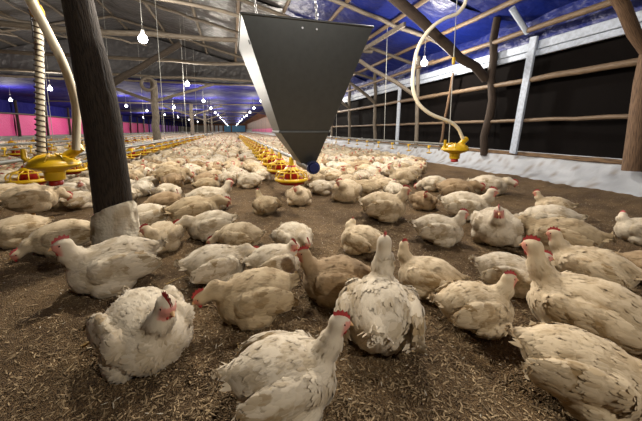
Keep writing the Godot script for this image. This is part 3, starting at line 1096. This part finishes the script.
func regulator(called_label: String, at: Vector3, turn: float, size: float) -> void:
	var t := thing("water_regulator", called_label, "regulator", at, turn)
	t.scale = Vector3.ONE * size
	var q := MB.new()
	q.lathe([[0.001, 0.085], [0.06, 0.083], [0.12, 0.068], [0.165, 0.042], [0.19, 0.018], [0.192, 0.0]], 32)
	obj("dome", q, M.yellow, t)
	q = MB.new()
	q.lathe([[0.001, 0.0], [0.188, 0.003], [0.197, 0.002], [0.199, -0.012], [0.185, -0.022], [0.14, -0.045], [0.085, -0.062], [0.076, -0.075], [0.074, -0.14], [0.062, -0.147], [0.001, -0.147]], 32)
	obj("flange", q, M.yellow, t)
	q = MB.new()
	q.lathe([[0.001, -0.14], [0.055, -0.14], [0.054, -0.185], [0.045, -0.195], [0.001, -0.196]], 20)
	obj("drain_cap", q, M.red_plastic, t)
	for k in 8:
		var a := TAU * k / 8
		q = MB.new()
		q.tube([Vector3(cos(a) * 0.05, 0.09, sin(a) * 0.05), Vector3(cos(a) * 0.11, 0.078, sin(a) * 0.11), Vector3(cos(a) * 0.178, 0.032, sin(a) * 0.178)], [0.007, 0.010, 0.006], 6)
		obj("dome_rib", q, M.yellow, t)
	q = MB.new()                            # inlet elbow and knob
	q.tube([Vector3(0.10, 0.06, 0), Vector3(0.15, 0.10, 0), Vector3(0.19, 0.135, 0), Vector3(0.22, 0.15, 0)], [0.045, 0.042, 0.046, 0.04], 12)
	obj("inlet_elbow", q, M.yellow, t)
	q = MB.new()
	q.tube([Vector3(-0.16, 0.02, 0), Vector3(-0.2, 0.06, 0), Vector3(-0.2, 0.14, 0)], [0.022, 0.022, 0.018], 10)
	obj("outlet_port", q, M.yellow, t)

func curve(pts: Array, n := 30) -> Array:
	var c := Curve3D.new()
	for i in pts.size():
		var tan: Vector3 = (pts[mini(i + 1, pts.size() - 1)] - pts[maxi(i - 1, 0)]) / 6.0
		c.add_point(pts[i], -tan, tan)
	var out := []
	var L := c.get_baked_length()
	for i in n + 1:
		out.append(c.sample_baked(L * i / n, true))
	return out

func line_pipe(called: String, label: String, category: String, a: Vector3, b: Vector3, r: float, m: Material, group := "") -> Node3D:
	var mid := (a + b) * 0.5
	var t := thing(called, label, category, mid, 0.0, group)
	var q := MB.new()
	var pts := []
	for i in 25:
		pts.append(a.lerp(b, i / 24.0) - mid + Vector3(0, -0.008 * absf(sin(i * 1.2)), 0))
	q.tube(pts, [r], 9)
	obj("pipe", q, m, t)
	return t

func build_lines() -> void:
	pans = pan_kind()
	# feed line of the hopper
	line_pipe("feed_pipe", "auger pipe running from the hopper over the centre row of yellow pans", "pipe", Vector3(0.668, 0.435, -2.95), Vector3(0.62, 0.42, -80), 0.022, M.pipe)
	var zs := [-3.42, -4.3, -5.15, -6.0, -6.85, -7.7, -8.6, -9.5, -10.5, -11.5, -12.6, -13.8, -15.2, -16.8, -18.5, -20.5, -23, -26]
	for i in zs.size():
		var lab: String = ["nearest yellow feeder pan with red cone, just below the hopper outlet", "second yellow feeder pan of the centre row, left of the hopper outlet", "third yellow feeder pan of the centre row"][i] if i < 3 else (["fourth", "fifth", "sixth", "seventh", "eighth", "ninth"][i - 3] + " yellow feeder pan of the centre row behind the hopper outlet" if i < 9 else "tiny yellow feeder pan far along the centre row behind the ninth")
		feeder(Vector3(0.645, 0.125, zs[i]), lab, "feeder pans of the centre row", i < 6)
	line_pipe("feed_pipe", "auger pipe over the yellow pans left of the middle aisle", "pipe", Vector3(-2.2, 0.435, -1.5), Vector3(-2.2, 0.42, -80), 0.022, M.pipe)
	var i := 0
	for z in [-4.1, -5.0, -5.9, -6.8, -7.7, -8.6, -9.5, -10.4, -11.4, -12.5, -13.7, -15, -16.5, -18.2, -20, -22.5, -25.5]:
		var lab := "yellow feeder pan in the row beyond the trunk, right of it"
		if i == 0: lab = "flat yellow feeder pan at the left edge behind the regulator"
		elif i > 1 and i < 8: lab = ["first", "second", "third", "fourth", "fifth", "sixth"][i - 2] + " yellow feeder pan to the right of the trunk in the row beyond it"
		elif i == 1: lab = "second yellow pan left of the trunk, behind the striped tube"
		feeder(Vector3(-2.2, 0.14, z), lab, "feeder pans beyond the trunk", i < 3)
		i += 1
	for xx in [-4.9, -7.9]:
		line_pipe("feed_pipe", "thin auger pipe over the %s row of pans towards the pink curtain" % ("nearer" if xx > -5 else "farther"), "pipe", Vector3(xx, 0.435, -3), Vector3(xx, 0.42, -80), 0.022, M.pipe)
		var z := -6.2
		while z > -24.0:
			feeder(Vector3(xx, 0.14, z), "small yellow feeder pan in the %s row towards the pink curtain" % ("nearer" if xx > -5 else "farther"), "pans of the %s row by the pink curtain" % ("nearer" if xx > -5 else "farther"), false)
			z -= 1.3
	# drinker lines
	var dl := [[3.22, -3.95, "right wall"], [-1.36, -3.05, "trunk"], [-3.3, -1.5, "middle posts"], [-6.4, -3.0, "pink curtain"]]
	for d in dl:
		var x: float = d[0]
		line_pipe("drinker_pipe", "grey nipple drinker pipe with yellow cups running by the %s" % d[2], "pipe", Vector3(x, 0.455, d[1]), Vector3(x, 0.46, -70), 0.014, M.pipe)
		line_pipe("support_pipe", "round support pipe above the drinker line by the %s" % d[2], "pipe", Vector3(x, 0.53, d[1] + 0.1), Vector3(x, 0.535, -70), 0.017, M.pipe)
		var z: float = d[1] - 0.45
		var n := 0
		while z > (-15.0 if x > 0 else -11.0):
			var t := thing("drinker_cup", "yellow drip cup under the drinker pipe by the %s" % d[2], "cup", Vector3(x, 0.35, z), 0.0, "drip cups by the %s" % d[2])
			var q := MB.new()
			q.tube([Vector3(0, 0.10, 0), Vector3(0, 0.02, 0.0)], [0.008], 6)
			obj("stem", q, M.yellow, t)
			q = MB.new()
			q.lathe([[0.001, 0.0], [0.03, 0.002], [0.052, 0.018], [0.048, 0.02], [0.001, 0.008]], 12)
			obj("cup", q, M.yellow, t)
			q = MB.new()
			q.bx(Vector3(0, 0.115, 0), Vector3(0.045, 0.05, 0.05), 0.008)
			obj("saddle", q, M.yellow, t)
			z -= 0.62 if z > -8 else 1.1
			n += 1
		z = -6.0 if x > 0 else -7.0
		while z > -26:
			var s := thing("suspension_cord", "thin cord holding up the drinker line by the %s" % d[2], "cord", Vector3(x, 0.54, z), 0.0, "cords of the drinker line by the %s" % d[2])
			var q := MB.new()
			q.tube([Vector3.ZERO, Vector3(0, minf(roof_y(x), 2.7 if z < -14 else 9.0) - 0.56, 0)], [0.005], 5)
			obj("strand", q, M.cord, s)
			z -= 3.2
	regulator("yellow round water regulator with red cap beneath, left of the dark trunk", Vector3(-1.335, 0.49, -2.80), 0.1, 0.86)
	regulator("yellow water regulator with red cap at the end of the right drinker line", Vector3(3.22, 0.465, -3.78), 0.1, 1.0)
	# right hose
	var q := MB.new()
	var h := thing("water_hose", "cream hose curving down from the roof to the right regulator", "hose", Vector3(3.42, 0.6, -3.8))
	var o := Vector3(3.42, 0.6, -3.8)
	var pts := [Vector3(3.26, 2.85, -3.80), Vector3(3.26, 2.54, -3.80), Vector3(3.15, 2.40, -3.80), Vector3(2.94, 2.31, -3.80), Vector3(2.73, 2.17, -3.80), Vector3(2.56, 1.96, -3.80), Vector3(2.48, 1.72, -3.80), Vector3(2.46, 1.38, -3.80), Vector3(2.56, 1.13, -3.80), Vector3(2.80, 0.97, -3.80), Vector3(3.12, 0.87, -3.80), Vector3(3.29, 0.75, -3.80), Vector3(3.38, 0.60, -3.80)]
	q.tube(curve(pts.map(func(p): return p - o), 60), [0.026], 10)
	obj("tube", q, M.white_hose, h)
	h = thing("water_hose", "pale thick hose slanting down beside the dark trunk to the left regulator", "hose", Vector3(-1.17, 0.6, -2.7))
	o = Vector3(-1.17, 0.6, -2.7)
	q = MB.new()
	pts = [Vector3(-1.0, 1.95, -1.85), Vector3(-1.09, 1.56, -2.20), Vector3(-1.11, 1.50, -2.30), Vector3(-1.11, 1.43, -2.38), Vector3(-1.10, 1.33, -2.45), Vector3(-1.09, 1.23, -2.52), Vector3(-1.09, 1.10, -2.60), Vector3(-1.10, 0.93, -2.68), Vector3(-1.13, 0.75, -2.72), Vector3(-1.15, 0.60, -2.73)]
	q.tube(curve(pts.map(func(p): return p - o), 40), [0.030, 0.030, 0.028], 10)
	obj("tube", q, M.white_hose, h)
	# striped tube on the left
	var s := thing("coiled_tube", "pale tube wound with dark wire hanging at the left above the regulator", "tube", Vector3(-1.41, 0.52, -2.80))
	q = MB.new()
	q.tube([Vector3(0, 0, 0), Vector3(0.035, 0.4, 0), Vector3(0.07, 0.8, 0.0), Vector3(0.09, 1.08, 0)], [0.026], 10)
	obj("tube", q, M.coil_tube, s)
	q = MB.new()
	var hel := []
	for k in 26 * 12 + 1:
		var a := TAU * k / 12.0
		hel.append(Vector3(cos(a) * 0.028 + 0.085 * k / 312.0, 0.02 + 1.02 * k / 312.0, sin(a) * 0.028))
	q.tube(hel, [0.006], 5)
	obj("wire_winding", q, M.coil_wire, s)
	q = MB.new()
	q.tube([Vector3(0.09, 1.04, 0), Vector3(0.085, 1.09, 0), Vector3(0.10, 1.13, 0.01)], [0.04, 0.045, 0.02], 9)
	q.tube([Vector3(0.09, 1.10, 0), Vector3(0.06, 1.3, 0), Vector3(0.03, 3.2, 0)], [0.02, 0.014, 0.012], 7)
	obj("rope_knot", q, M.rope, s)
	# plain cords
	for e in [[3.30, -4.02, 0.5, "thin cord with a yellow clip above the right regulator", true], [-1.9, -3.9, 0.5, "dark thin cord left of the trunk by the striped tube", false]]:
		var cd := thing("hoist_rope", e[3], "cord", Vector3(e[0], e[2], e[1]))
		q = MB.new()
		q.tube([Vector3.ZERO, Vector3(0, roof_y(e[0]) - e[2] - 0.02, 0)], [0.006], 6)
		obj("strand", q, M.cord if e[4] else M.dark_cord, cd)
		if e[4]:
			q = MB.new()
			q.bx(Vector3(0, 1.3, 0), Vector3(0.045, 0.11, 0.03), 0.008)
			obj("clip", q, M.yellow, cd)

func lamp(at: Vector3, label: String, group: String, energy: float) -> void:
	var t := thing("light_bulb", label, "lamp", at, 0.0, group)
	var q := MB.new()
	q.lathe([[0.001, -0.072], [0.03, -0.066], [0.054, -0.044], [0.064, -0.012], [0.058, 0.018], [0.036, 0.046], [0.022, 0.06]], 16)
	obj("bulb", q, M.bulb_glow, t)
	q = MB.new()
	q.lathe([[0.024, 0.055], [0.026, 0.06], [0.026, 0.11], [0.012, 0.125], [0.001, 0.126]], 12)
	obj("socket", q, M.socket, t)
	q = MB.new()
	var topy := minf(roof_y(at.x), 2.9 if at.z < -13.9 and at.x < 3.0 else 9.0)
	q.tube([Vector3(0, 0.12, 0), Vector3(0, topy - at.y, 0)], [0.004], 5)
	obj("flex", q, M.cord, t)
	var l := OmniLight3D.new()
	l.name = "glow"
	l.light_color = Color(1.0, 0.965, 0.91)
	l.light_energy = energy
	l.light_size = 0.065
	l.omni_range = 60.0
	l.omni_attenuation = 2.0
	l.shadow_enabled = true
	t.add_child(l)

func build_lamps() -> void:
	var E := 3.9
	var first := {"-1.2": "brightest glowing bulb, hanging right of the trunk under the grey roof"}
	for a in [[-1.2, [-5.16, -9.74, -15.0, -20.0, -25.0, -30.0, -36.0, -43.0, -51.0, -60.0, -72.0, -84.0, -96.0], "left row of the two leading to the far end"],
			[1.3, [-4.7, -9.2, -13.8, -18.5, -22.8, -28.0, -34.0, -41.0, -49.0, -58.0, -70.0, -82.0, -97.0], "right row of the two leading to the far end"],
			[-5.6, [-12.05, -19.4, -23.7, -29.5, -36.3, -45.0, -56.0], "row towards the pink curtain"],
			[-3.2, [-19.6, -30.0, -40.8], "sparse row by the middle posts"],
			[3.6, [-5.2, -13.0, -21.0], "row by the right wall"],
			[-0.3, [-2.75], "near pair beside the hopper, left"],
			[1.45, [-2.55], "near pair beside the hopper, right"],
			[1.2, [1.3], "spot behind the camera"],
			[-9.4, [-9.5, -17.0, -26.0, -38.0], "row beside the pink curtain"]]:
		var k := 0
		for z in a[1]:
			var lab := "glowing bulb in the %s" % a[2]
			if a[0] == -1.2 and k == 0: lab = "largest glowing bulb, hanging right of the trunk under the grey roof"
			elif a[0] == -1.2 and k == 1: lab = "second largest glowing bulb, below and right of the largest"
			elif a[0] == -5.6 and k == 0: lab = "glowing bulb left of the dark trunk beside the striped tube"
			elif a[0] == 3.6 and k == 0: lab = "bulb glowing before the blue tarpaulin behind the right hose"
			lamp(Vector3(a[0], (2.08 if a[0] < 0 else 2.04) if z > -30 else 2.15, z), lab, "bulbs of the " + a[2], E)
			k += 1

func build_sticks() -> void:
	var i := 0
	for a in [[Vector3(-0.52, 0.02, -1.12), Vector3(-0.40, 0.025, -1.22), 0.006, "straw stalk lying left of the bird that faces the camera"], [Vector3(-0.53, 0.025, -1.26), Vector3(-0.43, 0.02, -1.20), 0.005, "short stalk crossing the straw left of the bird facing the camera"], [Vector3(0.0, 0.01, -0.92), Vector3(-0.01, 0.012, -1.0), 0.003, "pale straw bit on the litter behind the largest hen"], [Vector3(-0.33, 0.02, -1.5), Vector3(-0.2, 0.03, -1.58), 0.003, "bent straw between the left birds"]]:
		var mid: Vector3 = (a[0] + a[1]) * 0.5
		var t := thing("straw_stalk", a[3], "straw", mid)
		var q := MB.new()
		q.tube(curve([a[0] - mid, Vector3(0, 0.006, 0.004), a[1] - mid], 8), [a[2], a[2], a[2] * 0.5], 7)
		obj("stem", q, M.straw, t)
		i += 1

const BIRDS := [
	["proud", 1, 0.12, -0.75, -0.06, 0.86, "largest broiler hen in front centre, sitting in profile with red comb, facing right"],
	["upL", 1, -0.30, -1.06, -1.03, 1.00, "white broiler in the left foreground facing the camera with pink beak and comb"],
	["up", 1, -0.59, -1.63, -2.65, 1.10, "white broiler lying left of the wrapped trunk base, red comb, facing left"],
	["tuck", 2, -0.46, -2.04, -1.70, 0.84, "broiler with a brown stain sitting just right of the cloth-wrapped trunk"],
	["low", 1, -0.18, -2.20, -2.88, 0.90, "broiler with bright red comb lowering its head, second row right of the trunk"],
	["ground", 2, 0.01, -1.95, 2.79, 0.80, "cream broiler lying with back turned behind the pair left of centre"],
	["low", 1, -0.10, -1.54, 0.24, 0.87, "plump white broiler left of centre with head lowered to the right"],
	["tuck", 1, 0.20, -1.50, 0.13, 0.80, "white broiler lying between two others left of the bare patch, head to the right"],
	["low", 3, 0.06, -1.18, -2.97, 0.90, "tan winged broiler left of centre with head stretched low to the left"],
	["up", 4, 0.42, -1.22, 2.90, 0.89, "tan soiled broiler in the centre with white head and red comb turned left"],
	["tall", 1, 0.49, -0.92, 1.04, 1.06, "broiler in the centre seen from behind with tall upright pale neck"],
	["tuck", 2, 0.75, -1.67, 2.19, 0.80, "cream broiler resting alone on the bare litter behind the tall necked bird"],
	["upB", 2, 0.85, -1.14, 2.36, 0.80, "cream broiler right of the tall necked bird with red comb looking back"],
	["up", 2, 0.89, -0.87, -0.31, 0.80, "round cream broiler right of centre sitting with back to camera"],
	["up", 1, 1.26, -1.05, -0.74, 0.80, "white broiler with red face looking right behind the alert bird at right"],
	["proud", 2, 1.23, -0.72, 2.03, 1.07, "alert broiler at right with raised neck and red comb facing left"],
	["up", 2, 1.64, -0.96, 1.92, 0.95, "dirty cream broiler at right with head turned left beside dark straw"],
	["tuck", 4, 1.97, -0.85, -1.16, 0.80, "soiled tan broiler cut by the right edge of the picture"],
	["low", 2, 0.93, -0.52, -0.93, 0.89, "big broiler in the right foreground corner with its head out of view"],
	["up", 2, 2.74, -1.94, 2.36, 0.80, "small cream broiler sitting apart on bare litter near the right wall"],
	["ground", 1, 2.25, -1.61, 2.28, 0.99, "pale smooth broiler lying flat in the right group, rear of three"],
	["low", 3, 1.90, -1.28, 2.13, 1.10, "yellowish broiler in the right group with drooping tail, middle of three"],
	["up", 1, 1.70, -1.55, -2.32, 1.10, "white broiler in the right group facing the camera with red comb"],
	["up", 1, 1.93, -2.07, -0.66, 1.10, "white broiler with raised head facing right before the bare strip by the wall"],
	["tuck", 1, 2.64, -1.28, 2.37, 0.80, "white broiler at the far right edge on bare litter below the wall"],
	["up", 1, 1.33, -1.66, -0.50, 0.90, "white broiler in front of the right flock with its neck raised to the right"],
	["up", 2, 1.24, -2.27, -0.36, 1.10, "cream broiler right of the hopper front with upright neck"],
	["tuck", 4, 1.75, -2.44, -1.67, 0.80, "pinkish tan broiler crowded behind the cream bird with upright neck"],
	["low", 4, 2.37, -2.71, -0.54, 1.09, "soiled tan broiler lying before the yellow regulator at right"],
	["ground", 1, 2.40, -3.17, 2.32, 0.92, "clean white broiler lying left of the soiled tan bird at right"],
	["low", 1, 2.92, -2.80, -0.72, 1.10, "white broiler at the right end of the flock beside the white curb"],
	["tuck", 2, 1.15, -2.96, -2.12, 1.10, "fluffy cream broiler sitting right below the blue outlet cap"],
	["tuck", 2, 0.63, -2.95, -1.61, 0.90, "ruffled broiler sitting directly in front of the nearest yellow feeder"],
	["up", 3, 0.27, -2.71, 1.99, 0.80, "greyish broiler seen from behind with raised neck left of the nearest feeder"],
	["low", 1, 0.36, -1.82, -1.24, 0.80, "very white broiler in the centre gap with pink face, looking down right"],
	["tuck", 1, 0.19, -4.05, 3.09, 0.93, "white broiler left of the feeder row at the edge of the bare litter"],
	["up", 1, -0.22, -2.97, 0.18, 1.10, "white broiler lying with head raised to the right at the flock's front edge"],
	["low", 3, -0.30, -2.56, 0.26, 1.10, "tan broiler stretched to the right behind the red combed bird"],
	["ground", 4, -0.66, -3.10, -2.76, 0.84, "tan broiler slumped at the front of the left flock"],
	["stand", 3, -0.76, -4.17, 0.36, 1.07, "grey winged broiler standing above its neighbours right of the trunk"],
	["tuck", 3, -0.31, -3.89, 0.43, 0.86, "grey marked broiler lying behind the white bird with raised head"],
	["ground", 1, -0.69, -2.55, -2.53, 0.90, "white broiler half hidden behind the right side of the wrapped trunk"],
	["low", 2, -2.18, -3.73, 0.70, 1.10, "broiler at the left edge under the flat yellow feeder"],
	["stand", 2, -1.63, -3.05, 0.63, 1.05, "broiler at left stooping with its head down under the regulator"],
	["ground", 2, -1.06, -2.20, -2.60, 0.93, "broiler slumped low just left of the wrapped trunk base"],
	["tuck", 1, -1.44, -3.42, 0.75, 0.82, "white broiler between the regulator and the trunk"],
	["ground", 2, -1.42, -2.43, -2.44, 0.91, "broiler lying low at the left edge on the litter"],
	["up", 2, 2.29, -3.71, 2.94, 1.10, "cream broiler second row behind the cream bird with upright neck"],
	["low", 1, 1.00, -3.37, 0.06, 0.83, "white broiler sitting under the hopper cone beside the first feeder"],
	["tuck", 1, 1.71, -2.91, 1.56, 0.85, "white broiler behind the upright necked bird right of the hopper"],
]

func build_flock() -> void:
	var kinds := {}
	var sd := 100
	for k in poses():
		kinds[k] = build_hen(k, 0.0068, 3000, sd)
		sd += 7
	var spots := []
	for b in BIRDS:
		place_hen(kinds[b[0]], b[1], Vector3(b[2], -0.008, b[3]), b[4], b[5], b[6], "broilers sitting in the near flock", Vector2(rng.randf_range(-0.06, 0.06), rng.randf_range(-0.05, 0.05)))
		spots.append(Vector2(b[2], b[3]))
	# the crowd behind, on a loose grid
	var near_kinds := ["tuck", "low", "up", "ground", "tuck", "ground", "upB", "low", "stand"]
	var lod := []
	for k in ["tuck", "low", "up", "ground"]:
		lod.append(build_hen(k, 0.011, 700, sd))
		sd += 3
	var cand := []
	var z := -2.5
	while z > -70.0:
		var step := 0.352 if z > -14 else 0.345
		var x := -11.6
		while x < 4.15:
			var p := Vector2(x + rng.randf_range(-0.06, 0.06), z + rng.randf_range(-0.06, 0.06))
			x += step
			if p.x > 4.0: continue
			if not in_flock(p): continue
			var ok := true
			for s in spots:
				if s.distance_squared_to(p) < 0.085:
					ok = false
					break
			if ok:
				cand.append(p)
		z -= step
	var view := []
	var fx := sin(0.2859)
	var fz := -cos(0.2859)
	for p in cand:
		var depth: float = p.x * fx + p.y * fz
		var across: float = p.x * -fz + p.y * fx
		if depth > 0.5 and absf(across) < depth * 1.12 + 0.3:
			view.append([depth, p])
	view.sort_custom(func(a, b): return a[0] < b[0])
	var singles := mini(300 - BIRDS.size(), view.size())
	# ease the crowd apart: each bird counts as two discs, fore and aft
	var at := PackedVector2Array()
	var way := PackedVector2Array()
	for b in BIRDS:
		at.append(Vector2(b[2], b[3]))
		way.append(Vector2(cos(b[4]), -sin(b[4])) * 0.075)
	var turns := PackedFloat32Array()
	for i in singles:
		var a := rng.randf() * TAU
		turns.append(a)
		at.append(view[i][1])
		way.append(Vector2(cos(a), -sin(a)) * 0.075)
	var pairs := []
	for i in at.size():
		for j in range(maxi(i + 1, BIRDS.size()), at.size()):
			if at[i].distance_squared_to(at[j]) < 0.36:
				pairs.append(Vector2i(i, j))
	var dishes := []
	for e in [[0.645, 3.42], [-2.2, 4.1]]:
		for k in 9:
			dishes.append(Vector2(e[0], -e[1] - 0.88 * k))
	for step in 60:
		for i in range(BIRDS.size(), at.size()):
			for d in dishes:
				for s in [-1.0, 1.0]:
					var dv: Vector2 = at[i] + way[i] * s - d
					var gap := 0.30 - dv.length()
					if gap > 0.0:
						at[i] += dv.normalized() * gap * 0.5
		for pr in pairs:
			for s in [-1.0, 1.0]:
				for t in [-1.0, 1.0]:
					var dv: Vector2 = at[pr.y] + way[pr.y] * t - at[pr.x] - way[pr.x] * s
					var gap := 0.235 - dv.length()
					if gap > 0.0:
						dv = dv.normalized() * gap * 0.3
						at[pr.y] += dv
						if pr.x >= BIRDS.size():
							at[pr.x] -= dv
	for i in singles:
		var p: Vector2 = at[BIRDS.size() + i]
		p.x = minf(p.x, 4.0)
		var depth: float = view[i][0]
		var tint: int = [1, 2, 1, 0, 2, 1, 3, 2, 1, 4, 2, 0][rng.randi() % 12]
		var where := zone(p)
		var turn := turns[i]
		var size := rng.randf_range(0.82, 0.95)
		if depth < 5.0:
			var pk: String = near_kinds[rng.randi() % near_kinds.size()]
			where[0] = look_words(pk, tint) + where[0]
			place_hen(kinds[pk], tint, Vector3(p.x, -0.008, p.y), turn, size, where[0], where[1], Vector2(rng.randf_range(-0.08, 0.08), rng.randf_range(-0.06, 0.06)))
		else:
			var o := MeshInstance3D.new()
			o.name = numbered("broiler_chicken")
			var lk := rng.randi() % lod.size()
			where[0] = look_words(lod[lk].pose, tint) + where[0]
			o.mesh = lod[lk].mesh
			o.material_override = M["plumage_%d" % tint]
			o.position = Vector3(p.x, -0.008, p.y)
			o.rotation.y = turn
			o.scale = Vector3.ONE * size
			add_child(o)
			tag(o, where[0], "chicken", where[1])
	var rest := view.slice(singles)
	var per := [[], [], [], []]
	for e in rest:
		per[rng.randi() % 4].append(e[1])
	for k in 4:
		var mm := MultiMesh.new()
		mm.transform_format = MultiMesh.TRANSFORM_3D
		mm.use_colors = true
		mm.mesh = lod[k].mesh
		mm.instance_count = per[k].size()
		for i in per[k].size():
			var p: Vector2 = per[k][i]
			mm.set_instance_transform(i, Transform3D(Basis(Vector3.UP, rng.randf() * TAU).scaled(Vector3.ONE * rng.randf_range(0.84, 1.02)), Vector3(p.x, -0.008, p.y)))
			mm.set_instance_color(i, [Color(1, 1, 1), Color(0.95, 0.92, 0.86), Color(0.86, 0.80, 0.70), Color(0.62, 0.52, 0.42)][[0, 0, 1, 1, 2, 1, 0, 3][rng.randi() % 8]])
		var mi := MultiMeshInstance3D.new()
		mi.name = numbered("distant_flock")
		mi.multimesh = mm
		mi.material_override = M.plumage_1
		add_child(mi)
		tag(mi, "dense pale flock of distant broilers filling the far floor to the end wall", "chickens", "distant flock", "stuff")
	print("hens in view ", view.size())

func in_flock(p: Vector2) -> bool:
	# bare litter: the gap before the centre pans and the strip along the right curb
	var d := -p.y
	if p.x > -0.5 and p.x < 1.0 and d < 4.1 - 0.1 * p.x:
		return false
	if p.x >= 1.0 and d < 3.0 + 0.0 * p.x:
		return false
	if p.x <= -0.5 and d < 3.4:
		return p.x < -1.6 and d > 2.6
	if p.x > 2.6 and d < 3.9 + (p.x - 2.6) * 1.2:
		return false
	for lx in [0.645, -2.2]:
		if absf(p.x - lx) < 0.2:
			return false
	if absf(p.x + 2.57) < 0.25 and (absf(d - 7.2) < 0.3 or absf(d - 11.9) < 0.3):
		return false
	return true

func look_words(pose: String, tint: int) -> String:
	return ["snow white", "white", "cream", "tan grey", "soiled tan"][tint] + " broiler " + {"tuck": "with tucked head", "low": "with lowered head", "up": "with raised head", "ground": "with head on the litter", "upB": "looking back", "stand": "standing stooped"}[pose]

func zone(p: Vector2) -> Array:
	var d := -p.y
	if p.x > 2.6: return [" in the crowd along the right curb", "crowd along the right drinker line"]
	if p.x > 0.645: 
		if d < 5.5: return [" in the crowd right of the hopper outlet", "crowd right of the hopper outlet"]
		return [" in the far crowd right of centre pans", "far crowd right of the centre pans"]
	if p.x > -2.2:
		if d < 5.5: return [" in the crowd right of the trunk", "crowd between trunk and centre pans"]
		return [" in the far crowd left of centre pans", "far crowd left of the centre pans"]
	return [" in the crowd beyond the left pans", "crowd beyond the left pan row"]

func _ready() -> void:
	rng.seed = 77
	# camera: low, slightly tilted down, lens shifted down; frame 642 x 421, focal length 300 px
	var cam := Camera3D.new()
	cam.name = "camera"
	var tilt := atan(41.0 / 300.0)
	var yaw := 0.28588
	cam.projection = Camera3D.PROJECTION_FRUSTUM
	cam.near = 0.05
	cam.far = 300.0
	cam.size = 421.0 / 300.0 * cam.near
	cam.frustum_offset = Vector2(0, -(210.5 - 171.0) / 300.0 * cam.near)
	cam.position = EYE
	cam.rotation = Vector3(-tilt, -yaw, 0)
	add_child(cam)
	cam.current = true
	var we := WorldEnvironment.new()
	we.name = "night"
	var env := Environment.new()
	env.background_mode = Environment.BG_COLOR
	env.background_color = Color(0.01, 0.012, 0.02)
	env.tonemap_mode = Environment.TONE_MAPPER_LINEAR
	env.tonemap_exposure = 1.0
	env.sdfgi_enabled = true
	env.ssao_enabled = true
	env.ssil_enabled = true
	we.environment = env
	add_child(we)
	make_materials()
	build_floor()
	build_roof()
	build_right_wall()
	build_other_walls()
	build_posts()
	build_hopper()
	build_lines()
	build_lamps()
	var t0 := Time.get_ticks_msec()
	build_flock()
	print("flock ms ", Time.get_ticks_msec() - t0)
	build_sticks()
